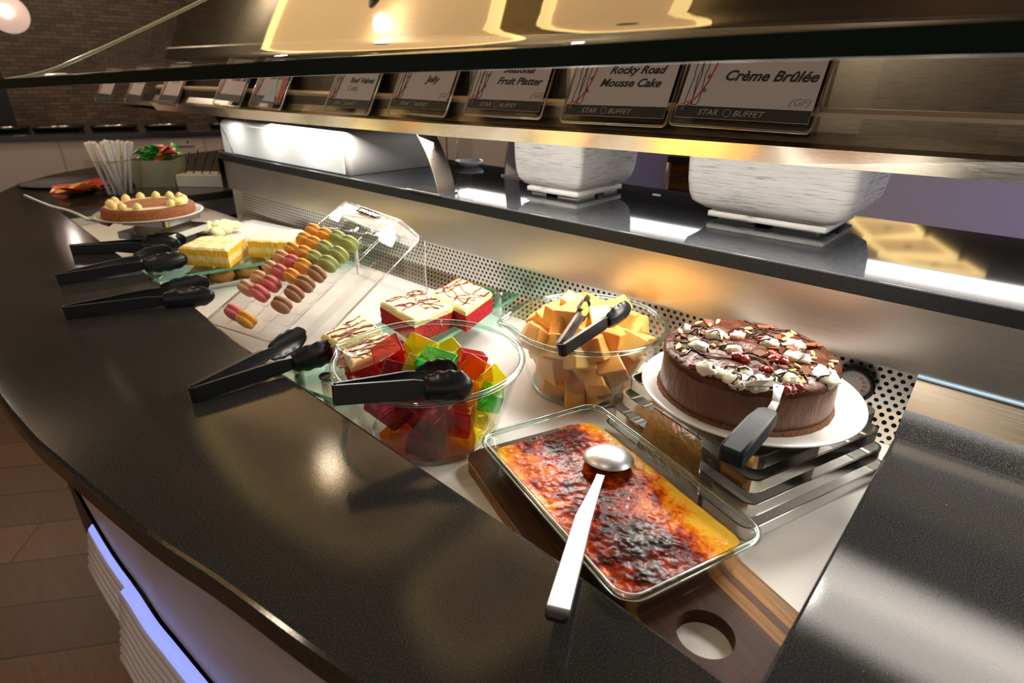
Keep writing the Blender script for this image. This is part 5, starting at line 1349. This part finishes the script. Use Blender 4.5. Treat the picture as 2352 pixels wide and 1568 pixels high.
# ================================================================ BACKGROUND
def cabinet(name, x0, x1, y0, y1, z1, m__, label, seams=(), top=None):
    t = thing(name, label, 'cabinet', ((x0+x1)/2, (y0+y1)/2, 0)); cx, cy = (x0+x1)/2, (y0+y1)/2; bb = B(); bb.box(x0-cx, x1-cx, y0-cy, y1-cy, 0, z1); bb.make('cabinet_body', m__, t)
    bb = B()
    for s_ in seams: bb.box(s_-.004-cx, s_+.004-cx, y0-cy-.002, y0-cy+.001, .05, z1-.01)
    if seams: bb.make('panel_seam', M['black'], t)
    return t
cabinet('service_cabinet', -4.0, -1.72, 2.8, 3.3, 1.12, M['grey_lam'], 'grey service cabinet behind the ledge, left of the black trolley', (-2.35, -3.1))
cabinet('service_cabinet', -.62, 3.2, 2.8, 3.3, 1.12, M['grey_lam'], 'grey service cabinet behind the ledge washed in violet light at the right')
tr = thing('kitchen_trolley', 'black tiered trolley with pale legs seen between the two planters', 'trolley', (-2.05, 3.75, 0))
bb = B(); 
for z in (.62, .90): bb.box(-.35, .45, -.2, .2, z, z+.05)
bb.make('shelf_tray', M['black'], tr, bevel=.01)
for (x, y) in ((-.33, -.18), (.20, -.18), (.43, .18), (-.33, .18)):
    bb = B(); bb.tube([Vector((x, y, .0)), Vector((x, y, 1.15))], .014, 10); bb.make('leg', mat('pinkish_steel', (.62, .48, .46), .3, .5), tr)  # legs of a pinkish steel colour
bb = B(); bb.box(-.30, .12, -.12, .12, .951, 1.08); bb.make('stacked_tub', mat('brown_tub', (.30, .22, .16), .5), tr, bevel=.01)
# far buffet counter at the left
A_, B_ = Vector((-6.35, .2)), Vector((-5.15, 2.95)); dv = (B_-A_).normalized(); nv = Vector((-dv.y, dv.x)); ang = math.atan2(dv.y, dv.x); Lf = (B_-A_).length
far = thing('far_buffet_counter', 'far buffet counter with pale panels and a black top along the dark mosaic wall', 'counter', (A_.x, A_.y, 0), ang)
bb = B(); bb.box(-1.6, Lf+1, 0, .7, .0, .90); bb.make('counter_front', M['lam_far'], far)
bb = B(); bb.box(-1.65, Lf+1, -.03, .74, .90, .945); bb.make('counter_top', M['black_gloss'], far, bevel=.004)
s1 = at(128, 312, .88); 
bb = B()
for q_ in (at(143, 356, .70), at(452, 350, .70)):
    lx = (Vector((q_.x, q_.y))-A_).dot(dv)
d = ray(143, 356); 
# seam where the sight line meets the counter front
def hit(px, py):
    d = ray(px, py); n2_ = Vector((nv.x, nv.y, 0)); k = (Vector((A_.x, A_.y, 0))).dot(n2_)/Vector((d.x, d.y, 0)).dot(n2_); p = d*k; return (Vector((p.x, p.y))-A_).dot(dv), p.z+CAMZ
x_s, _ = hit(143, 356); bb.box(x_s-.006, x_s+.006, -.003, .002, .02, .89)
x_s, _ = hit(470, 330); bb.box(x_s-.006, x_s+.006, -.003, .002, .02, .89); bb.make('panel_seam', M['ink_grey'], far)
xa, za = hit(388, 338); xb, zb2 = hit(440, 312)
st = thing('wall_notice', 'small black-bordered notice stuck on the pale front of the far counter', 'notice', (A_.x+dv.x*xa-nv.x*-.0, A_.y+dv.y*xa, za), ang)
bb = B(); bb.box(0, xb-xa, -.006, -.003, 0, zb2-za); bb.make('notice_sheet', M['grey_lam'], st)
bb = B(); hN = zb2-za; bb.box(0, xb-xa, -.008, -.006, hN*.86, hN); bb.box(0, xb-xa, -.008, -.006, 0, hN*.08); bb.box((xb-xa)*.75, (xb-xa)*.82, -.008, -.006, hN*.3, hN*.55); bb.make('notice_border', M['ink'], st)
rb = R_(6)
for k in range(7):
    x = .25+.42*k+rb.uniform(-.06, .06); p = A_+dv*x+nv*.32
    t = thing('chafing_dish', f'dark covered serving pan on the far black counter, {["first","second","third","fourth","fifth","sixth","seventh"][k]} from the left', 'serving pan', (p.x, p.y, .945), ang, group='serving pans on the far counter')
    bb = B(); bb.rings([rrect(.15, .12, .02, 0), rrect(.16, .13, .02, .03), rrect(.165, .135, .02, .035)], True, True); bb.make('pan', M['black'], t)
    bb = B(); bb.tube([Vector((-.12, -.15, .04)), Vector((.12, -.15, .045))], .007, 6); bb.make('pan_handle', M['chrome'], t)
# posts on the dark wall at far left
for (px, w_) in ((35, .05), (10, .10)):
    p = at(px, 300, .93); bb = B(); bb.box(-.02, .02, -w_/2, w_/2, 0, 1.6); o = bb.make('guard_post', M['black']); o.location = (-7.0, p.y/p.x*-7.0, 0); tag(o, 'slim dark post against the mosaic wall, '+('right' if px == 35 else 'left')+' of the pair', 'post')

# pendant lamp
lp = Vector((-6.35, 1.245, CAMZ+.395))
dl = ray(18, 32); lp = Vector((0, 0, CAMZ))+dl*(6.45/math.hypot(dl.x, dl.y))
pend = thing('pendant_lamp', 'round frosted glass pendant lamp glowing at the upper left', 'pendant lamp', lp)
bb = B(); bb.ball((0, 0, 0), .135, 32, 20); bb.make('glass_globe', M['globe'], pend)
bb = B(); bb.ball((.125, -.03, .01), .035, 14, 10); bb.make('bulb', M['bulb'], pend)
bb = B(); bb.tube([Vector((0, 0, .13)), Vector((0, 0, 3.1-lp.z))], .006, 6); bb.make('cord', M['black'], pend)

# glowing ceiling panels with a rim and a round downlight
def cpanel(pts, z, label, spot=None):
    c = sum((Vector(p) for p in pts), Vector((0, 0)))/len(pts); t = thing('ceiling_panel', label, 'ceiling light', (c.x, c.y, z), group='glowing ceiling panels')
    L = [(p[0]-c.x, p[1]-c.y) for p in pts]; bb = B(); bb.prism(L, 0, .03); bb.make('light_panel', M['glow_panel'], t)
    bb = B(); bb.tube([Vector((p[0], p[1], 0)) for p in L], .035, 6, closed=True); bb.make('bright_rim', M['glow_edge'], t)
    s_ = spot or (0, 0); bb = B(); bb.lathe([(.0001, -.004), (.055, -.004), (.06, .004)], 24, (s_[0], s_[1], 0)); bb.make('downlight', M['black'], t)
def rounded(pts, r=.12, n=5):
    out = []; m_ = len(pts)
    for i in range(m_):
        p = Vector(pts[i]); a = (Vector(pts[i-1])-p); b2_ = (Vector(pts[(i+1) % m_])-p); k = min(r, a.length*.4, b2_.length*.4); a = p+a.normalized()*k; b2_ = p+b2_.normalized()*k
        for s in range(n+1):
            u = s/n; out.append(tuple((a*(1-u)**2+p*2*u*(1-u)+b2_*u*u)))
    return out
CZ = CAMZ+1.5
cpanel(rounded([(-4.7, 1.35), (-3.2, 1.15), (-2.15, 1.35), (-2.4, 2.3), (-3.4, 2.75), (-4.6, 2.4)], .5), CZ, 'large rounded glowing ceiling panel over the left half of the display')
cpanel(rounded([(-2.02, 1.38), (-1.45, 1.25), (-1.3, 1.9), (-1.5, 2.5), (-2.05, 2.3)], .2), CZ+.12, 'glowing ceiling panel over the right half of the display')
cpanel(rounded([(-3.9, -.9), (-2.2, -1.1), (-1.6, -.3), (-3.0, .2)], .3), CZ+.05, 'glowing ceiling panel above the aisle in front of the counter')
def mir(px, py): d = ray(px, py); t_ = (LG-CAMZ)/d.z; P = d*t_; r = Vector((d.x, d.y, -d.z)); k = (CZ-LG)/r.z; q = P+r*k; return (q.x, q.y)
for q_, lb in (([(1950, 502), (2095, 513), (2118, 537), (2000, 548)], 'farthest of three angular glowing ceiling panels at the back of the room'), ([(1985, 548), (2135, 548), (2195, 590), (2035, 583)], 'middle one of three angular glowing ceiling panels at the back of the room'), ([(2020, 586), (2215, 606), (2258, 632), (2105, 612)], 'nearest of three angular glowing ceiling panels at the back of the room')):
    cpanel([mir(*p) for p in q_], CZ, lb)
